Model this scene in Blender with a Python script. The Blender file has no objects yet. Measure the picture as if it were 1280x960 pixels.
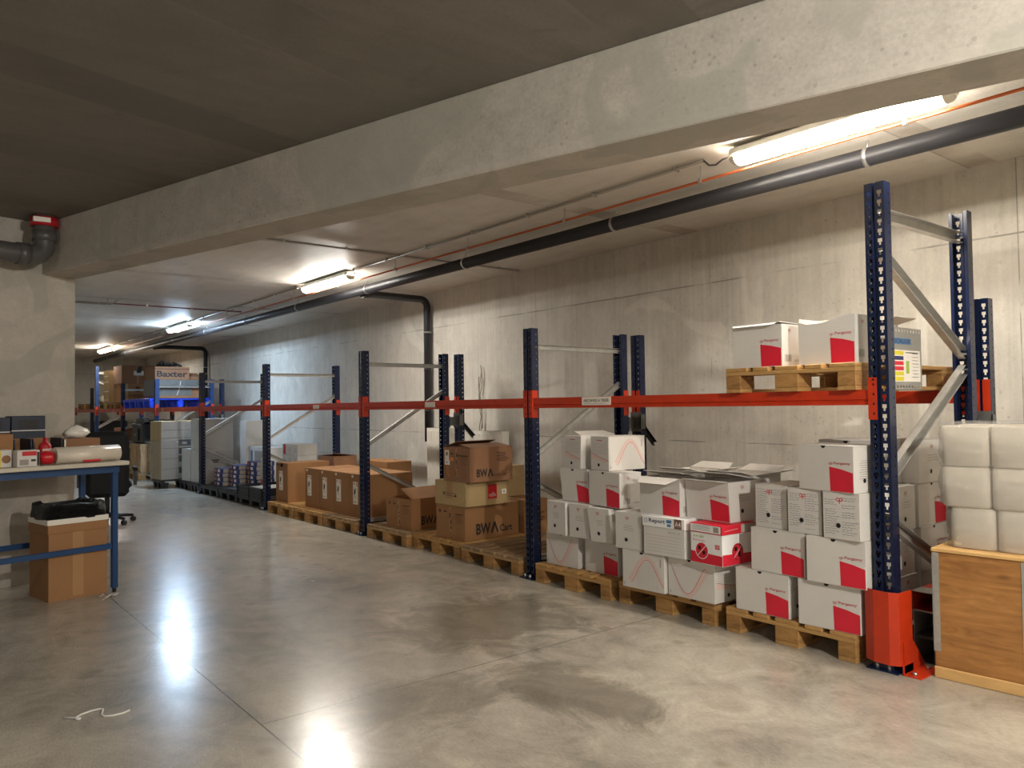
import bpy, bmesh, math, random
from mathutils import Vector, Matrix
random.seed(7)
S = bpy.context.scene
COL = S.collection
R = math.radians

# ------------------------------------------------------------------ camera, world, light, exposure
EYE = 1.3594
YAW, PITCH, ROLL = -0.8947, 0.0284, -0.0136
cam = bpy.data.objects.new('camera', bpy.data.cameras.new('camera'))
COL.objects.link(cam)
cam.data.sensor_width = 36.0
cam.data.lens = 965.32 / 1280 * 36
cam.data.clip_start = 0.05
_f = Vector((math.sin(YAW) * math.cos(PITCH), math.cos(YAW) * math.cos(PITCH), math.sin(PITCH)))
_r = Vector((math.cos(YAW), -math.sin(YAW), 0))
_u = _r.cross(_f)
_r2 = _r * math.cos(ROLL) + _u * math.sin(ROLL)
_u2 = _u * math.cos(ROLL) - _r * math.sin(ROLL)
_m = Matrix((_r2, _u2, -_f)).transposed().to_4x4()
_m.translation = Vector((0, 0, EYE))
cam.matrix_world = _m
S.camera = cam
S.view_settings.view_transform = 'Standard'
S.view_settings.look = 'None'
S.view_settings.exposure = 0.74
S.view_settings.gamma = 1.0
S.view_settings.use_curve_mapping = False
w = bpy.data.worlds.new('world'); S.world = w; w.use_nodes = True
w.node_tree.nodes['Background'].inputs[0].default_value = (0.02, 0.02, 0.022, 1)
w.node_tree.nodes['Background'].inputs[1].default_value = 0.5
WARM = (1.0, 0.915, 0.785)
NEUT = (1.0, 0.955, 0.875)
COOL = (0.56, 0.76, 1.0)
LAMP_E = 76.0
# ceiling lamps of the same hall that hang outside the frame: the row over the racks goes on to
# the right, and a second row runs over the part of the hall behind the photographer
def bulb(loc, power, col):
    l = bpy.data.lights.new('hall_lamp', 'POINT'); l.energy = power; l.color = col; l.shadow_soft_size = .06
    o = bpy.data.objects.new('hall_lamp', l); COL.objects.link(o); o.location = loc
bulb((1.3, 2.0, 2.70), 290, NEUT)
bulb((-2.6, -3.4, 2.70), 38, NEUT)
bulb((4.6, 3.3, 2.70), 85, WARM)
bulb((4.5, -4.0, 2.70), 70, NEUT)


# ------------------------------------------------------------------ materials
def lin(c):
    return tuple(((v / 255) / 12.92 if v / 255 <= .04045 else ((v / 255 + .055) / 1.055) ** 2.4) for v in c) + (1,)
class NT:
    def __init__(s, name):
        s.m = bpy.data.materials.new(name); s.m.use_nodes = True
        s.n = s.m.node_tree.nodes; s.l = s.m.node_tree.links
        s.b = s.n['Principled BSDF']
        s.tc = s.n.new('ShaderNodeTexCoord')
    def map(s, scale=(1, 1, 1), rot=(0, 0, 0), src='Object'):
        k = s.n.new('ShaderNodeMapping'); s.l.new(s.tc.outputs[src], k.inputs[0])
        k.inputs['Scale'].default_value = scale; k.inputs['Rotation'].default_value = rot
        return k.outputs[0]
    def noise(s, vec, scale, detail=4, rough=.55, dist=0):
        k = s.n.new('ShaderNodeTexNoise'); s.l.new(vec, k.inputs['Vector'])
        k.inputs['Scale'].default_value = scale; k.inputs['Detail'].default_value = detail
        k.inputs['Roughness'].default_value = rough; k.inputs['Distortion'].default_value = dist
        return k.outputs['Fac']
    def vor(s, vec, scale):
        k = s.n.new('ShaderNodeTexVoronoi'); s.l.new(vec, k.inputs['Vector']); k.inputs['Scale'].default_value = scale
        return k.outputs['Distance']
    def ramp(s, fac, stops):
        k = s.n.new('ShaderNodeValToRGB'); s.l.new(fac, k.inputs[0])
        e = k.color_ramp.elements
        while len(e) < len(stops): e.new(.5)
        for i, (p, c) in enumerate(stops):
            e[i].position = p
            e[i].color = c if isinstance(c, tuple) else (c, c, c, 1)
        return k.outputs[0]
    def mix(s, fac, a, b, mode='MIX'):
        k = s.n.new('ShaderNodeMix'); k.data_type = 'RGBA'; k.blend_type = mode
        for i, v in ((0, fac), (6, a), (7, b)):
            if hasattr(v, 'is_linked') or hasattr(v, 'links'): s.l.new(v, k.inputs[i])
            else: k.inputs[i].default_value = v
        return k.outputs[2]
    def math(s, op, a, b=None):
        k = s.n.new('ShaderNodeMath'); k.operation = op
        for i, v in ((0, a), (1, b)):
            if v is None: continue
            if hasattr(v, 'links'): s.l.new(v, k.inputs[i])
            else: k.inputs[i].default_value = v
        return k.outputs[0]
    def sep(s, vec):
        k = s.n.new('ShaderNodeSeparateXYZ'); s.l.new(vec, k.inputs[0]); return k.outputs
    def line(s, coord, pos, half):          # 1 on a thin line at coord == pos
        return s.math('LESS_THAN', s.math('ABSOLUTE', s.math('SUBTRACT', coord, pos)), half)
    def col(s, v):
        if hasattr(v, 'links'): s.l.new(v, s.b.inputs['Base Color'])
        else: s.b.inputs['Base Color'].default_value = v
    def rough(s, v):
        if hasattr(v, 'links'): s.l.new(v, s.b.inputs['Roughness'])
        else: s.b.inputs['Roughness'].default_value = v
    def bump(s, h, strength=.2, dist=.01):
        k = s.n.new('ShaderNodeBump'); k.inputs['Strength'].default_value = strength; k.inputs['Distance'].default_value = dist
        s.l.new(h, k.inputs['Height']); s.l.new(k.outputs[0], s.b.inputs['Normal'])

def concrete(name, base, kind):
    t = NT(name)
    big = t.noise(t.map(), .9, 5, .6, .6)
    mid = t.noise(t.map(), 4.5, 6, .65, .4)
    fine = t.noise(t.map(), 60, 3, .6)
    b = lin(base)
    dk = tuple(v * .74 for v in b[:3]) + (1,)
    lt = tuple(min(1, v * 1.16) for v in b[:3]) + (1,)
    c = t.ramp(big, [(.3, dk), (.5, b), (.72, lt)])
    c = t.mix(.35, c, t.ramp(mid, [(.3, dk), (.6, lt)]))
    c = t.mix(.12, c, t.ramp(fine, [(.3, .0), (.7, 1.0)]), 'OVERLAY')
    pits = t.ramp(t.vor(t.map(), 17), [(.11, 1.0), (.17, 0.0)])
    pm = t.math('MULTIPLY', pits, t.math('GREATER_THAN', t.noise(t.map(), 1.7, 2), .5))
    h = t.math('ADD', mid, t.math('MULTIPLY', fine, .3))
    if kind == 'wall':
        st = t.noise(t.map((26, 26, .5)), 1.0, 4, .6)
        c = t.mix(.30, c, t.ramp(st, [(.3, tuple(v * .62 for v in b[:3]) + (1,)), (.62, lt)]))
        c = t.mix(.3, c, t.ramp(t.noise(t.map((1, 1, .6)), 2.6, 8, .75, .5), [(.36, tuple(v * .6 for v in b[:3]) + (1,)), (.62, lt)]))
        c = t.mix(t.ramp(t.noise(t.map((1, 1, .5)), 22, 5, .7), [(.60, 0.0), (.74, .5)]), c, tuple(v * .5 for v in b[:3]) + (1,))
        x, y, z = t.sep(t.map())
        wob = t.math('MULTIPLY', t.math('SUBTRACT', t.noise(t.map(), 1.3, 2), .5), .02)
        zz = t.math('ADD', z, wob)
        jn = t.line(zz, 2.42, .006)
        jn = t.math('MAXIMUM', jn, t.line(zz, 1.02, .005))
        m = t.math('ABSOLUTE', t.math('SUBTRACT', t.math('FRACT', t.math('DIVIDE', t.math('ADD', x, 4.19), 2.4)), .5))
        jn = t.math('MAXIMUM', jn, t.math('GREATER_THAN', m, .4985))
        br = t.ramp(t.noise(t.map(), 2.2, 3), [(.42, 0.0), (.55, 1.0)])
        c = t.mix(t.math('MULTIPLY', t.math('MULTIPLY', jn, br), .85), c, tuple(v * .42 for v in b[:3]) + (1,))
        c = t.mix(t.math('MULTIPLY', pm, .45), c, tuple(v * .45 for v in b[:3]) + (1,))
        patch = t.ramp(t.noise(t.map(), 1.1, 2, .4, 1.2), [(.66, 0.0), (.69, 1.0)])
        c = t.mix(t.math('MULTIPLY', patch, .35), c, tuple(min(1, v * 1.3) for v in b[:3]) + (1,))
        t.rough(.8)
    elif kind == 'beam':
        sp = t.ramp(t.vor(t.map((1, 1, 1)), 21), [(.14, 1.0), (.20, 0.0)])
        sp = t.math('MULTIPLY', sp, t.ramp(t.noise(t.map(), 2.5, 2), [(.45, 0.0), (.55, 1.0)]))
        c = t.mix(t.math('MULTIPLY', sp, .42), c, tuple(v * .35 for v in b[:3]) + (1,))
        x, y, z = t.sep(t.map())
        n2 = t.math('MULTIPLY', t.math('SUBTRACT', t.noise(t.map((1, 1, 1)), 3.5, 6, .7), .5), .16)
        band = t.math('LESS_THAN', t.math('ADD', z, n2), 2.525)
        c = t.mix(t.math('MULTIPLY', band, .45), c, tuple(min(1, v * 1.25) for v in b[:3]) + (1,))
        patch = t.ramp(t.noise(t.map(), 1.5, 2, .4, 1.5), [(.54, 0.0), (.57, 1.0)])
        c = t.mix(.3, c, t.ramp(t.noise(t.map(), 7, 8, .75, .4), [(.36, tuple(v * .62 for v in b[:3]) + (1,)), (.62, lt)]))
        c = t.mix(t.math('MULTIPLY', patch, .55), c, tuple(v * v2 for v, v2 in zip(b[:3], (.78, .82, .8))) + (1,))
        t.rough(.75)
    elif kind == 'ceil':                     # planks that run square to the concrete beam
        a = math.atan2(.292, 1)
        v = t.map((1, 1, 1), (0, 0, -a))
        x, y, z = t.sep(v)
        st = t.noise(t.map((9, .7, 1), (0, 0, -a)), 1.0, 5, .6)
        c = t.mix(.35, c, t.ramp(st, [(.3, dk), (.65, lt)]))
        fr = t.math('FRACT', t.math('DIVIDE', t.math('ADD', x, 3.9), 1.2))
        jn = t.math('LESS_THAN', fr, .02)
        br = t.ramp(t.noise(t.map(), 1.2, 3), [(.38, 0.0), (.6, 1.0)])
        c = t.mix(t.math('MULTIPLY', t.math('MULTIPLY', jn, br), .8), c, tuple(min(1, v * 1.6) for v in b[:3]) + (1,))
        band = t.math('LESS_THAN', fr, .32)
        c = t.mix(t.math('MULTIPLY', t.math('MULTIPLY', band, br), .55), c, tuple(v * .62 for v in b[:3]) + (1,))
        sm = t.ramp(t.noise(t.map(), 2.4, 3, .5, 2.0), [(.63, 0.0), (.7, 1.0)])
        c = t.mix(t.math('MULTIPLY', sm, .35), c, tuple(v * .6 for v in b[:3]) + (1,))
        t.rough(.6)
    elif kind == 'ceil_racks':               # planks that run square to the rack row
        x, y, z = t.sep(t.map())
        st = t.noise(t.map((1.0, 8, 1), (0, 0, 0)), 1.0, 4, .6)
        c = t.mix(.25, c, t.ramp(st, [(.3, dk), (.65, lt)]))
        fr = t.math('FRACT', t.math('DIVIDE', t.math('ADD', x, 4.47), 2.4))
        jn = t.math('LESS_THAN', fr, .006)
        c = t.mix(t.math('MULTIPLY', jn, .5), c, tuple(v * .5 for v in b[:3]) + (1,))
        band = t.math('LESS_THAN', fr, .075)
        br = t.ramp(t.noise(t.map(), 1.6, 4), [(.4, 0.0), (.6, 1.0)])
        c = t.mix(t.math('MULTIPLY', t.math('MULTIPLY', band, br), .45), c, lin((120, 98, 72)))
        t.rough(.5)
    t.col(c)
    t.bump(h, .25, .006)
    return t.m

def floor_mat():
    t = NT('floor_concrete')
    b = lin((160, 153, 141)); dk = lin((104, 98, 88)); lt = lin((196, 188, 172))
    big = t.noise(t.map((1, 1.6, 1)), .7, 5, .62, .8)
    mid = t.noise(t.map((1, 1, 1), (0, 0, R(35))), 3.2, 7, .7, .9)
    fine = t.noise(t.map((1, 3, 1), (0, 0, R(35))), 38, 3, .65)
    c = t.ramp(big, [(.28, dk), (.5, b), (.75, lt)])
    c = t.mix(.42, c, t.ramp(mid, [(.32, dk), (.5, b), (.68, lt)]))
    c = t.mix(.14, c, t.ramp(fine, [(.3, 0.0), (.7, 1.0)]), 'OVERLAY')
    # damp dark stains in the middle of the aisle
    x, y, z = t.sep(t.map())
    def blob(cx, cy, rx, ry):
        dx = t.math('DIVIDE', t.math('SUBTRACT', x, cx), rx); dy = t.math('DIVIDE', t.math('SUBTRACT', y, cy), ry)
        d = t.math('ADD', t.math('MULTIPLY', dx, dx), t.math('MULTIPLY', dy, dy))
        d = t.math('ADD', d, t.math('MULTIPLY', t.math('SUBTRACT', mid, .5), 2.6))
        return t.ramp(d, [(.35, 1.0), (.95, 0.0)])
    st = blob(-4.0, 2.95, .75, .75)
    st = t.math('MAXIMUM', st, blob(-2.75, 2.55, .6, .3))
    st = t.math('MAXIMUM', st, t.math('MULTIPLY', blob(-3.1, 1.9, .35, .5), .6))
    c = t.mix(t.math('MULTIPLY', st, .55), c, lin((92, 84, 70)))
    spots = t.ramp(t.vor(t.map(), 3.2), [(.08, 1.0), (.16, 0.0)])
    c = t.mix(t.math('MULTIPLY', spots, .35), c, lin((104, 94, 78)))
    # sawn joints
    j = t.line(y, 1.25, .004)
    j2 = t.math('MULTIPLY', t.line(x, -3.32, .003), t.math('GREATER_THAN', y, 1.25))
    j = t.math('MAXIMUM', j, j2)
    c = t.mix(t.math('MULTIPLY', j, .75), c, lin((40, 36, 30)))
    t.col(c)
    rr = t.ramp(mid, [(.3, .30), (.7, .17)])
    rr2 = t.mix(.5, rr, t.ramp(big, [(.3, .26), (.7, .17)]))
    t.rough(rr2)
    t.b.inputs['Specular IOR Level'].default_value = .85
    t.bump(t.math('ADD', mid, t.math('MULTIPLY', fine, .25)), .06, .004)
    return t.m

def plain(name, rgb, rough=.6, metal=0.0, var=.12, scale=6, spec=.5, bump=0):
    t = NT(name); b = lin(rgb)
    n = t.noise(t.map(), scale, 4, .6)
    t.col(t.ramp(n, [(.3, tuple(v * (1 - var) for v in b[:3]) + (1,)), (.7, tuple(min(1, v * (1 + var)) for v in b[:3]) + (1,))]))
    t.rough(rough); t.b.inputs['Metallic'].default_value = metal
    t.b.inputs['Specular IOR Level'].default_value = spec
    if bump: t.bump(n, bump, .004)
    return t.m

def wood(name, c1, c2, along=(1, 14, 14), knots=False, rough=.7):
    t = NT(name)
    g = t.noise(t.map(along), 2.2, 6, .65, 1.2)
    c = t.ramp(g, [(.3, lin(c1)), (.68, lin(c2))])
    bl = t.noise(t.map((1, 1, 1)), 3.0, 3)
    c = t.mix(.35, c, t.ramp(bl, [(.3, lin(c1)), (.7, lin(c2))]))
    if knots:
        k = t.ramp(t.vor(t.map(tuple(v / max(along) * 2.2 + .9 for v in along)), 3.6), [(.10, 1.0), (.24, 0.0)])
        k = t.math('MULTIPLY', k, t.math('GREATER_THAN', t.noise(t.map(), 2.1, 1), .5))
        c = t.mix(t.math('MULTIPLY', k, .7), c, lin(tuple(v * .45 for v in c1)))
    t.col(c); t.rough(rough); t.bump(g, .15, .003)
    return t.m

def emit(name, col, strength):
    t = NT(name)
    t.b.inputs['Base Color'].default_value = (.8, .8, .8, 1)
    t.b.inputs['Emission Color'].default_value = col + (1,)
    t.b.inputs['Emission Strength'].default_value = strength
    t.rough(.4)
    return t.m

M = {}
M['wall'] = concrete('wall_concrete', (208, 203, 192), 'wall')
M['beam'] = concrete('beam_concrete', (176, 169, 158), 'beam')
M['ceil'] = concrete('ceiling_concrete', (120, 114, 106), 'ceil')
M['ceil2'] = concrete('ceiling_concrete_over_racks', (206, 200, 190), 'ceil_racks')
M['floor'] = floor_mat()
M['navy'] = plain('navy_paint', (18, 29, 58), .24, 0, .15, 9)
M['navy_bluelit'] = plain('navy_paint_bluelit', (38, 62, 106), .35, 0, .12, 9)  # same navy paint, with the bluish light on the far frames put into its colour
M['orange'] = plain('orange_paint', (188, 52, 20), .35, 0, .10, 9)
M['galv'] = plain('galvanised_steel', (186, 184, 178), .42, .6, .12, 14)
M['plate'] = plain('grey_plate', (120, 122, 120), .45, .6, .1, 14)
M['steel'] = plain('bolt_steel', (190, 190, 188), .3, .9, .05)
M['white'] = plain('white_board', (206, 202, 196), .62, 0, .035, 5)
M['whitein'] = plain('white_board_inside', (196, 180, 158), .75, 0, .05, 5)
M['white2'] = plain('bright_white_board', (232, 232, 230), .55, 0, .03, 5)
M['greyboard'] = plain('grey_board', (170, 162, 152), .7, 0, .05, 5)
M['red'] = plain('red_print', (206, 28, 52), .5, 0, .05)
M['pink'] = plain('pink_print', (216, 188, 180), .6, 0, .04)
M['blush'] = plain('blush_print', (208, 186, 178), .6, 0, .04)
M['pink2'] = plain('deep_pink_print', (186, 84, 88), .6, 0, .04)
M['ink'] = plain('dark_ink', (40, 36, 38), .6, 0, .05)
M['inkgrey'] = plain('grey_ink', (150, 142, 134), .6, 0, .05)
M['inkblue'] = plain('blue_ink', (40, 48, 96), .6, 0, .05)
M['hole'] = plain('hole_dark', (12, 11, 10), .9, 0, .05)
M['kraft'] = plain('kraft_board', (150, 108, 68), .75, 0, .07, 4)
M['kraft2'] = plain('kraft_board_dull', (142, 102, 72), .75, 0, .07, 4)
M['kraft3'] = plain('kraft_board_yellow', (176, 150, 106), .75, 0, .06, 4)
M['kraftin'] = plain('kraft_inside', (132, 92, 58), .8, 0, .07, 4)
M['kprint'] = plain('kraft_print', (84, 56, 40), .7, 0, .05)
M['tape'] = plain('packing_tape', (166, 126, 84), .3, 0, .05)
M['label'] = plain('paper_label', (230, 224, 214), .6, 0, .03)
M['wood'] = wood('pallet_wood', (146, 106, 58), (194, 152, 92), (14, 1.2, 14))
M['wood2'] = wood('pallet_wood_grey', (112, 88, 62), (158, 128, 92), (14, 1.2, 14))
M['woodx'] = wood('pallet_cross_wood', (150, 112, 64), (196, 154, 94), (1.2, 14, 14))
M['woodx2'] = wood('pallet_cross_wood_grey', (150, 118, 80), (186, 152, 106), (1.2, 14, 14))
M['block'] = wood('pallet_block', (118, 82, 42), (184, 138, 80), (5, 5, 12))
M['ply'] = wood('plywood', (122, 76, 34), (192, 138, 76), (1.6, 1.6, 12), True, .55)
M['plyedge'] = wood('plywood_edge', (196, 152, 92), (222, 182, 120), (1.2, 8, 8))
M['crossply'] = wood('rough_crate_board', (150, 112, 72), (206, 172, 128), (6, 6, 1.2), True)
M['black'] = plain('black_plastic', (20, 20, 22), .42, 0, .1)
M['black2'] = plain('black_crate_plastic', (34, 34, 35), .5, 0, .1)
M['leather'] = plain('black_leather', (14, 14, 15), .6, 0, .1, 20, .25)
M['bluep'] = plain('blue_plastic', (30, 70, 220), .4, 0, .1)
M['bluedull'] = plain('pale_blue_plastic', (70, 120, 160), .45, 0, .1)
M['pipe'] = plain('dark_pipe', (40, 40, 44), .42, 0, .12, 3)
M['pipegrey'] = plain('grey_pvc', (84, 82, 80), .35, 0, .08, 3)
M['redcol'] = plain('red_collar', (176, 24, 34), .4, 0, .08)
M['copper'] = plain('copper', (190, 104, 66), .3, .8, .08)
M['conduit'] = plain('grey_conduit', (150, 144, 134), .4, 0, .06)
M['redwire'] = plain('red_conduit', (128, 62, 50), .5, 0, .06)
M['housing'] = plain('lamp_housing', (196, 192, 184), .5, 0, .05)
M['clear'] = plain('lamp_end', (228, 222, 208), .25, 0, .03)
M['lampw'] = emit('lamp_diffuser_warm', WARM, LAMP_E)
M['lampn'] = emit('lamp_diffuser_neutral', NEUT, LAMP_E)
M['lampc'] = emit('lamp_diffuser_cool', COOL, LAMP_E * 1.7)
M['bench'] = plain('bench_blue', (18, 62, 108), .35, 0, .1)
M['benchtop'] = plain('bench_top', (196, 188, 172), .45, 0, .05)
M['darkbox'] = plain('navy_carton', (34, 44, 62), .55, 0, .1)
M['paper'] = plain('roll_paper', (226, 216, 198), .8, 0, .04, 8)
M['rad'] = plain('radiator_enamel', (226, 222, 210), .35, 0, .03)
M['yellow'] = plain('yellow_print', (214, 200, 40), .5, 0, .05)
M['green'] = plain('green_print', (150, 180, 60), .5, 0, .05)
M['navyprint'] = plain('navy_print', (34, 42, 96), .5, 0, .05)
M['brownprint'] = plain('brown_print', (112, 84, 74), .5, 0, .05)
M['signgrey'] = plain('sign_grey', (150, 148, 142), .45, .3, .05)
M['redfilm'] = plain('red_film', (196, 30, 40), .3, 0, .1)
M['orangep'] = plain('orange_print', (226, 130, 50), .5, 0, .05)
M['bluebox'] = plain('indigo_carton', (48, 52, 104), .5, 0, .08)
M['machine'] = plain('machine_black', (24, 24, 26), .35, 0, .15)
M['string'] = plain('white_string', (226, 224, 218), .6, 0, .03)

def film(name, alpha, rough):
    t = NT(name)
    t.b.inputs['Base Color'].default_value = (.9, .88, .84, 1)
    t.rough(rough)
    n = t.noise(t.map((2, 2, 5), (R(20), R(35), 0)), 9, 5, .65, 2.5)
    t.bump(n, 1.0, .05)
    t.b.inputs['Alpha'].default_value = alpha
    return t.m
M['film'] = film('plastic_film', .20, .07)
M['bag'] = film('black_bag_film', 1.0, .25)
M['bag'].node_tree.nodes['Principled BSDF'].inputs['Base Color'].default_value = (.008, .008, .009, 1)
M['filmroll'] = plain('wrap_film_roll', (214, 204, 188), .25, 0, .05, 8)

# ------------------------------------------------------------------ mesh helper
_TXT = {}
def text_mesh(s, bold):
    k = (s, bold)
    if k not in _TXT:
        c = bpy.data.curves.new('t', 'FONT'); c.body = s; c.offset = bold; c.resolution_u = 2
        o = bpy.data.objects.new('t', c); COL.objects.link(o)
        dg = bpy.context.evaluated_depsgraph_get(); me = o.evaluated_get(dg).to_mesh()
        vs = [v.co.copy() for v in me.vertices]; fs = [list(p.vertices) for p in me.polygons]
        o.evaluated_get(dg).to_mesh_clear(); bpy.data.objects.remove(o); bpy.data.curves.remove(c)
        x0 = min(v.x for v in vs); x1 = max(v.x for v in vs); y0 = min(v.y for v in vs); y1 = max(v.y for v in vs)
        _TXT[k] = ([((v.x - x0) / (x1 - x0), (v.y - y0) / (y1 - y0)) for v in vs], fs, (x1 - x0) / (y1 - y0))
    return _TXT[k]

class MB:
    def __init__(s): s.bm = bmesh.new(); s.mats = []
    def mi(s, m):
        if m not in s.mats: s.mats.append(m)
        return s.mats.index(m)
    def face(s, pts, m, smooth=False):
        f = s.bm.faces.new([s.bm.verts.new(p) for p in pts]); f.material_index = s.mi(m); f.smooth = smooth
        return f
    def hexa(s, p, m, bev=0):     # 8 points: bottom 4 ccw, top 4 ccw
        v = [s.bm.verts.new(q) for q in p]
        fs = [s.bm.faces.new([v[i] for i in q]) for q in ((3, 2, 1, 0), (4, 5, 6, 7), (0, 1, 5, 4), (1, 2, 6, 5), (2, 3, 7, 6), (3, 0, 4, 7))]
        k = s.mi(m)
        for f in fs: f.material_index = k
        if bev:
            es = set(e for f in fs for e in f.edges)
            r = bmesh.ops.bevel(s.bm, geom=list(es), offset=bev, segments=1, affect='EDGES', clamp_overlap=True)
            for f in r['faces']: f.material_index = k
    def box(s, a, b, m, bev=0, T=None):
        x0, y0, z0 = a; x1, y1, z1 = b
        p = [(x0, y0, z0), (x1, y0, z0), (x1, y1, z0), (x0, y1, z0), (x0, y0, z1), (x1, y0, z1), (x1, y1, z1), (x0, y1, z1)]
        if T is not None: p = [T @ Vector(q) for q in p]
        s.hexa(p, m, bev)
    def prism(s, poly, d, m, bev=0):   # poly: 3-D points, extruded by vector d
        d = Vector(d); n = len(poly); k = s.mi(m)
        a = [s.bm.verts.new(p) for p in poly]; b = [s.bm.verts.new(Vector(p) + d) for p in poly]
        fs = [s.bm.faces.new(list(reversed(a))), s.bm.faces.new(b)]
        for i in range(n): fs.append(s.bm.faces.new((a[i], a[(i + 1) % n], b[(i + 1) % n], b[i])))
        for f in fs: f.material_index = k
        if bev:
            es = set(e for f in fs for e in f.edges)
            r = bmesh.ops.bevel(s.bm, geom=list(es), offset=bev, segments=1, affect='EDGES', clamp_overlap=True)
            for f in r['faces']: f.material_index = k
    def tube(s, pts, r, m, n=10, caps=True):
        pts = [Vector(p) for p in pts]; k = s.mi(m); rings = []
        up = None
        for i, p in enumerate(pts):
            d = (pts[min(i + 1, len(pts) - 1)] - pts[max(i - 1, 0)]).normalized()
            if up is None: up = Vector((0, 0, 1)) if abs(d.z) < .9 else Vector((1, 0, 0))
            a = d.cross(up).normalized(); up = a.cross(d).normalized()
            rr = r[i] if isinstance(r, (list, tuple)) else r
            rings.append([s.bm.verts.new(p + (a * math.cos(2 * math.pi * j / n) + up * math.sin(2 * math.pi * j / n)) * rr) for j in range(n)])
        for q in range(len(rings) - 1):
            for j in range(n):
                f = s.bm.faces.new((rings[q][j], rings[q][(j + 1) % n], rings[q + 1][(j + 1) % n], rings[q + 1][j]))
                f.material_index = k; f.smooth = True
        if caps:
            for rg in (list(reversed(rings[0])), rings[-1]):
                f = s.bm.faces.new(rg); f.material_index = k
    def lathe(s, prof, c, m, n=24, sx=1, sy=1, p=1.0):   # profile (r,z) about a vertical axis; p<1 squares it
        k = s.mi(m); rings = []
        for r, z in prof:
            rg = []
            for j in range(n):
                a = 2 * math.pi * j / n; ca, sa = math.cos(a), math.sin(a)
                ca = math.copysign(abs(ca) ** p, ca); sa = math.copysign(abs(sa) ** p, sa)
                rg.append(s.bm.verts.new((c[0] + r * sx * ca, c[1] + r * sy * sa, c[2] + z)))
            rings.append(rg)
        for q in range(len(rings) - 1):
            for j in range(n):
                f = s.bm.faces.new((rings[q][j], rings[q][(j + 1) % n], rings[q + 1][(j + 1) % n], rings[q + 1][j]))
                f.material_index = k; f.smooth = True
        f = s.bm.faces.new(list(reversed(rings[0]))); f.material_index = k
        f = s.bm.faces.new(rings[-1]); f.material_index = k
    def text(s, txt, o, u, v, h, m, width=None, bold=.0):
        vs, fs, asp = text_mesh(txt, bold); o, u, v = Vector(o), Vector(u), Vector(v)
        wd = width if width else h * asp; k = s.mi(m)
        vv = [s.bm.verts.new(o + u * (a * wd) + v * (b * h)) for a, b in vs]
        for f in fs:
            try: s.bm.faces.new([vv[i] for i in f]).material_index = k
            except ValueError: pass
    def warp(s, fn):
        for v in s.bm.verts: v.co = fn(v.co)
    def build(s, name, parent=None, loc=None, smooth=False, normals=True):
        if normals and s.bm.faces: bmesh.ops.recalc_face_normals(s.bm, faces=s.bm.faces[:]) if normals == 'fix' else None
        me = bpy.data.meshes.new(name); s.bm.to_mesh(me); s.bm.free()
        for m in s.mats: me.materials.append(m)
        o = bpy.data.objects.new(name, me); COL.objects.link(o)
        if parent: o.parent = parent
        if loc: o.location = loc
        return o

def tag(o, label, cat, group=None, kind=None):
    o['label'] = label; o['category'] = cat
    if group: o['group'] = group
    if kind: o['kind'] = kind
    return o
def thing(name, label, cat, loc=(0, 0, 0), rz=0, group=None):
    o = bpy.data.objects.new(name, None); COL.objects.link(o); o.empty_display_size = .1
    o.location = loc; o.rotation_euler = (0, 0, rz)
    return tag(o, label, cat, group)
def struct(name, mb, label=None):
    o = mb.build(name); o['kind'] = 'structure'; o['label'] = label or name; o['category'] = name.split('_')[0]
    return o
def dup(root, loc, rz=None, label=None, group=None):
    r = root.copy(); COL.objects.link(r); r.location = loc
    if rz is not None: r.rotation_euler = (0, 0, rz)
    if label: r['label'] = label
    if group: r['group'] = group
    for ch in list(root.children):
        c = ch.copy(); COL.objects.link(c); c.parent = r
        for g in list(ch.children):
            d = g.copy(); COL.objects.link(d); d.parent = c
    return r

# ------------------------------------------------------------------ the room
CH = 2.90                                   # ceiling height
BX0, BY0, BS = -7.39, .914, .292            # front foot line of the concrete beam
bd = Vector((1, BS, 0)).normalized(); bn = Vector((-bd.y, bd.x, 0))
WD = Vector((.288, -.958, 0)); WN = Vector((.958, .288, 0))   # the left wall's run and normal
B0 = Vector((BX0, BY0, 0)); B1 = B0 + bd * 14.5
FX0, FX1, FY0 = -24.6, 8.0, -8.0
def wally(x): return 5.58 + (-1.7 - x) * .012
m = MB(); m.box((FX0 - .3, FY0 - .3, -.2), (FX1 + .3, 6.6, 0), M['floor']); struct('floor', m, 'polished grey concrete floor with sawn joints')
m = MB()
m.prism([(FX0 - .3, wally(FX0), 0), (FX1 + .3, wally(FX1), 0), (FX1 + .3, wally(FX1) + .25, 0), (FX0 - .3, wally(FX0) + .25, 0)], (0, 0, CH), M['wall'])
struct('wall_back', m, 'pale board-marked concrete wall behind the racks')
m = MB(); m.box((FX0 - .25, -1, 0), (FX0, 6.6, CH), M['wall']); struct('wall_end', m, 'concrete wall at the far end of the rack row')
# left wall: a block whose right face runs from the beam end towards the camera
p0 = B0 + Vector((.03, .279, 0)); p1 = p0 + WD * 9.5
m = MB(); back = Vector((-.3, 0, 0))
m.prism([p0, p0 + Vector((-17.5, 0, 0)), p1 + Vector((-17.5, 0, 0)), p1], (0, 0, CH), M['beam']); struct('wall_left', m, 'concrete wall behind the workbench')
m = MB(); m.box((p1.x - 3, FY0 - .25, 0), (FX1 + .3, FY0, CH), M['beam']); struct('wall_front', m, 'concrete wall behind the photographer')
m = MB(); m.box((FX1, FY0, 0), (FX1 + .25, 6.6, CH), M['beam']); struct('wall_right', m, 'concrete wall at the right end of the hall')
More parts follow.
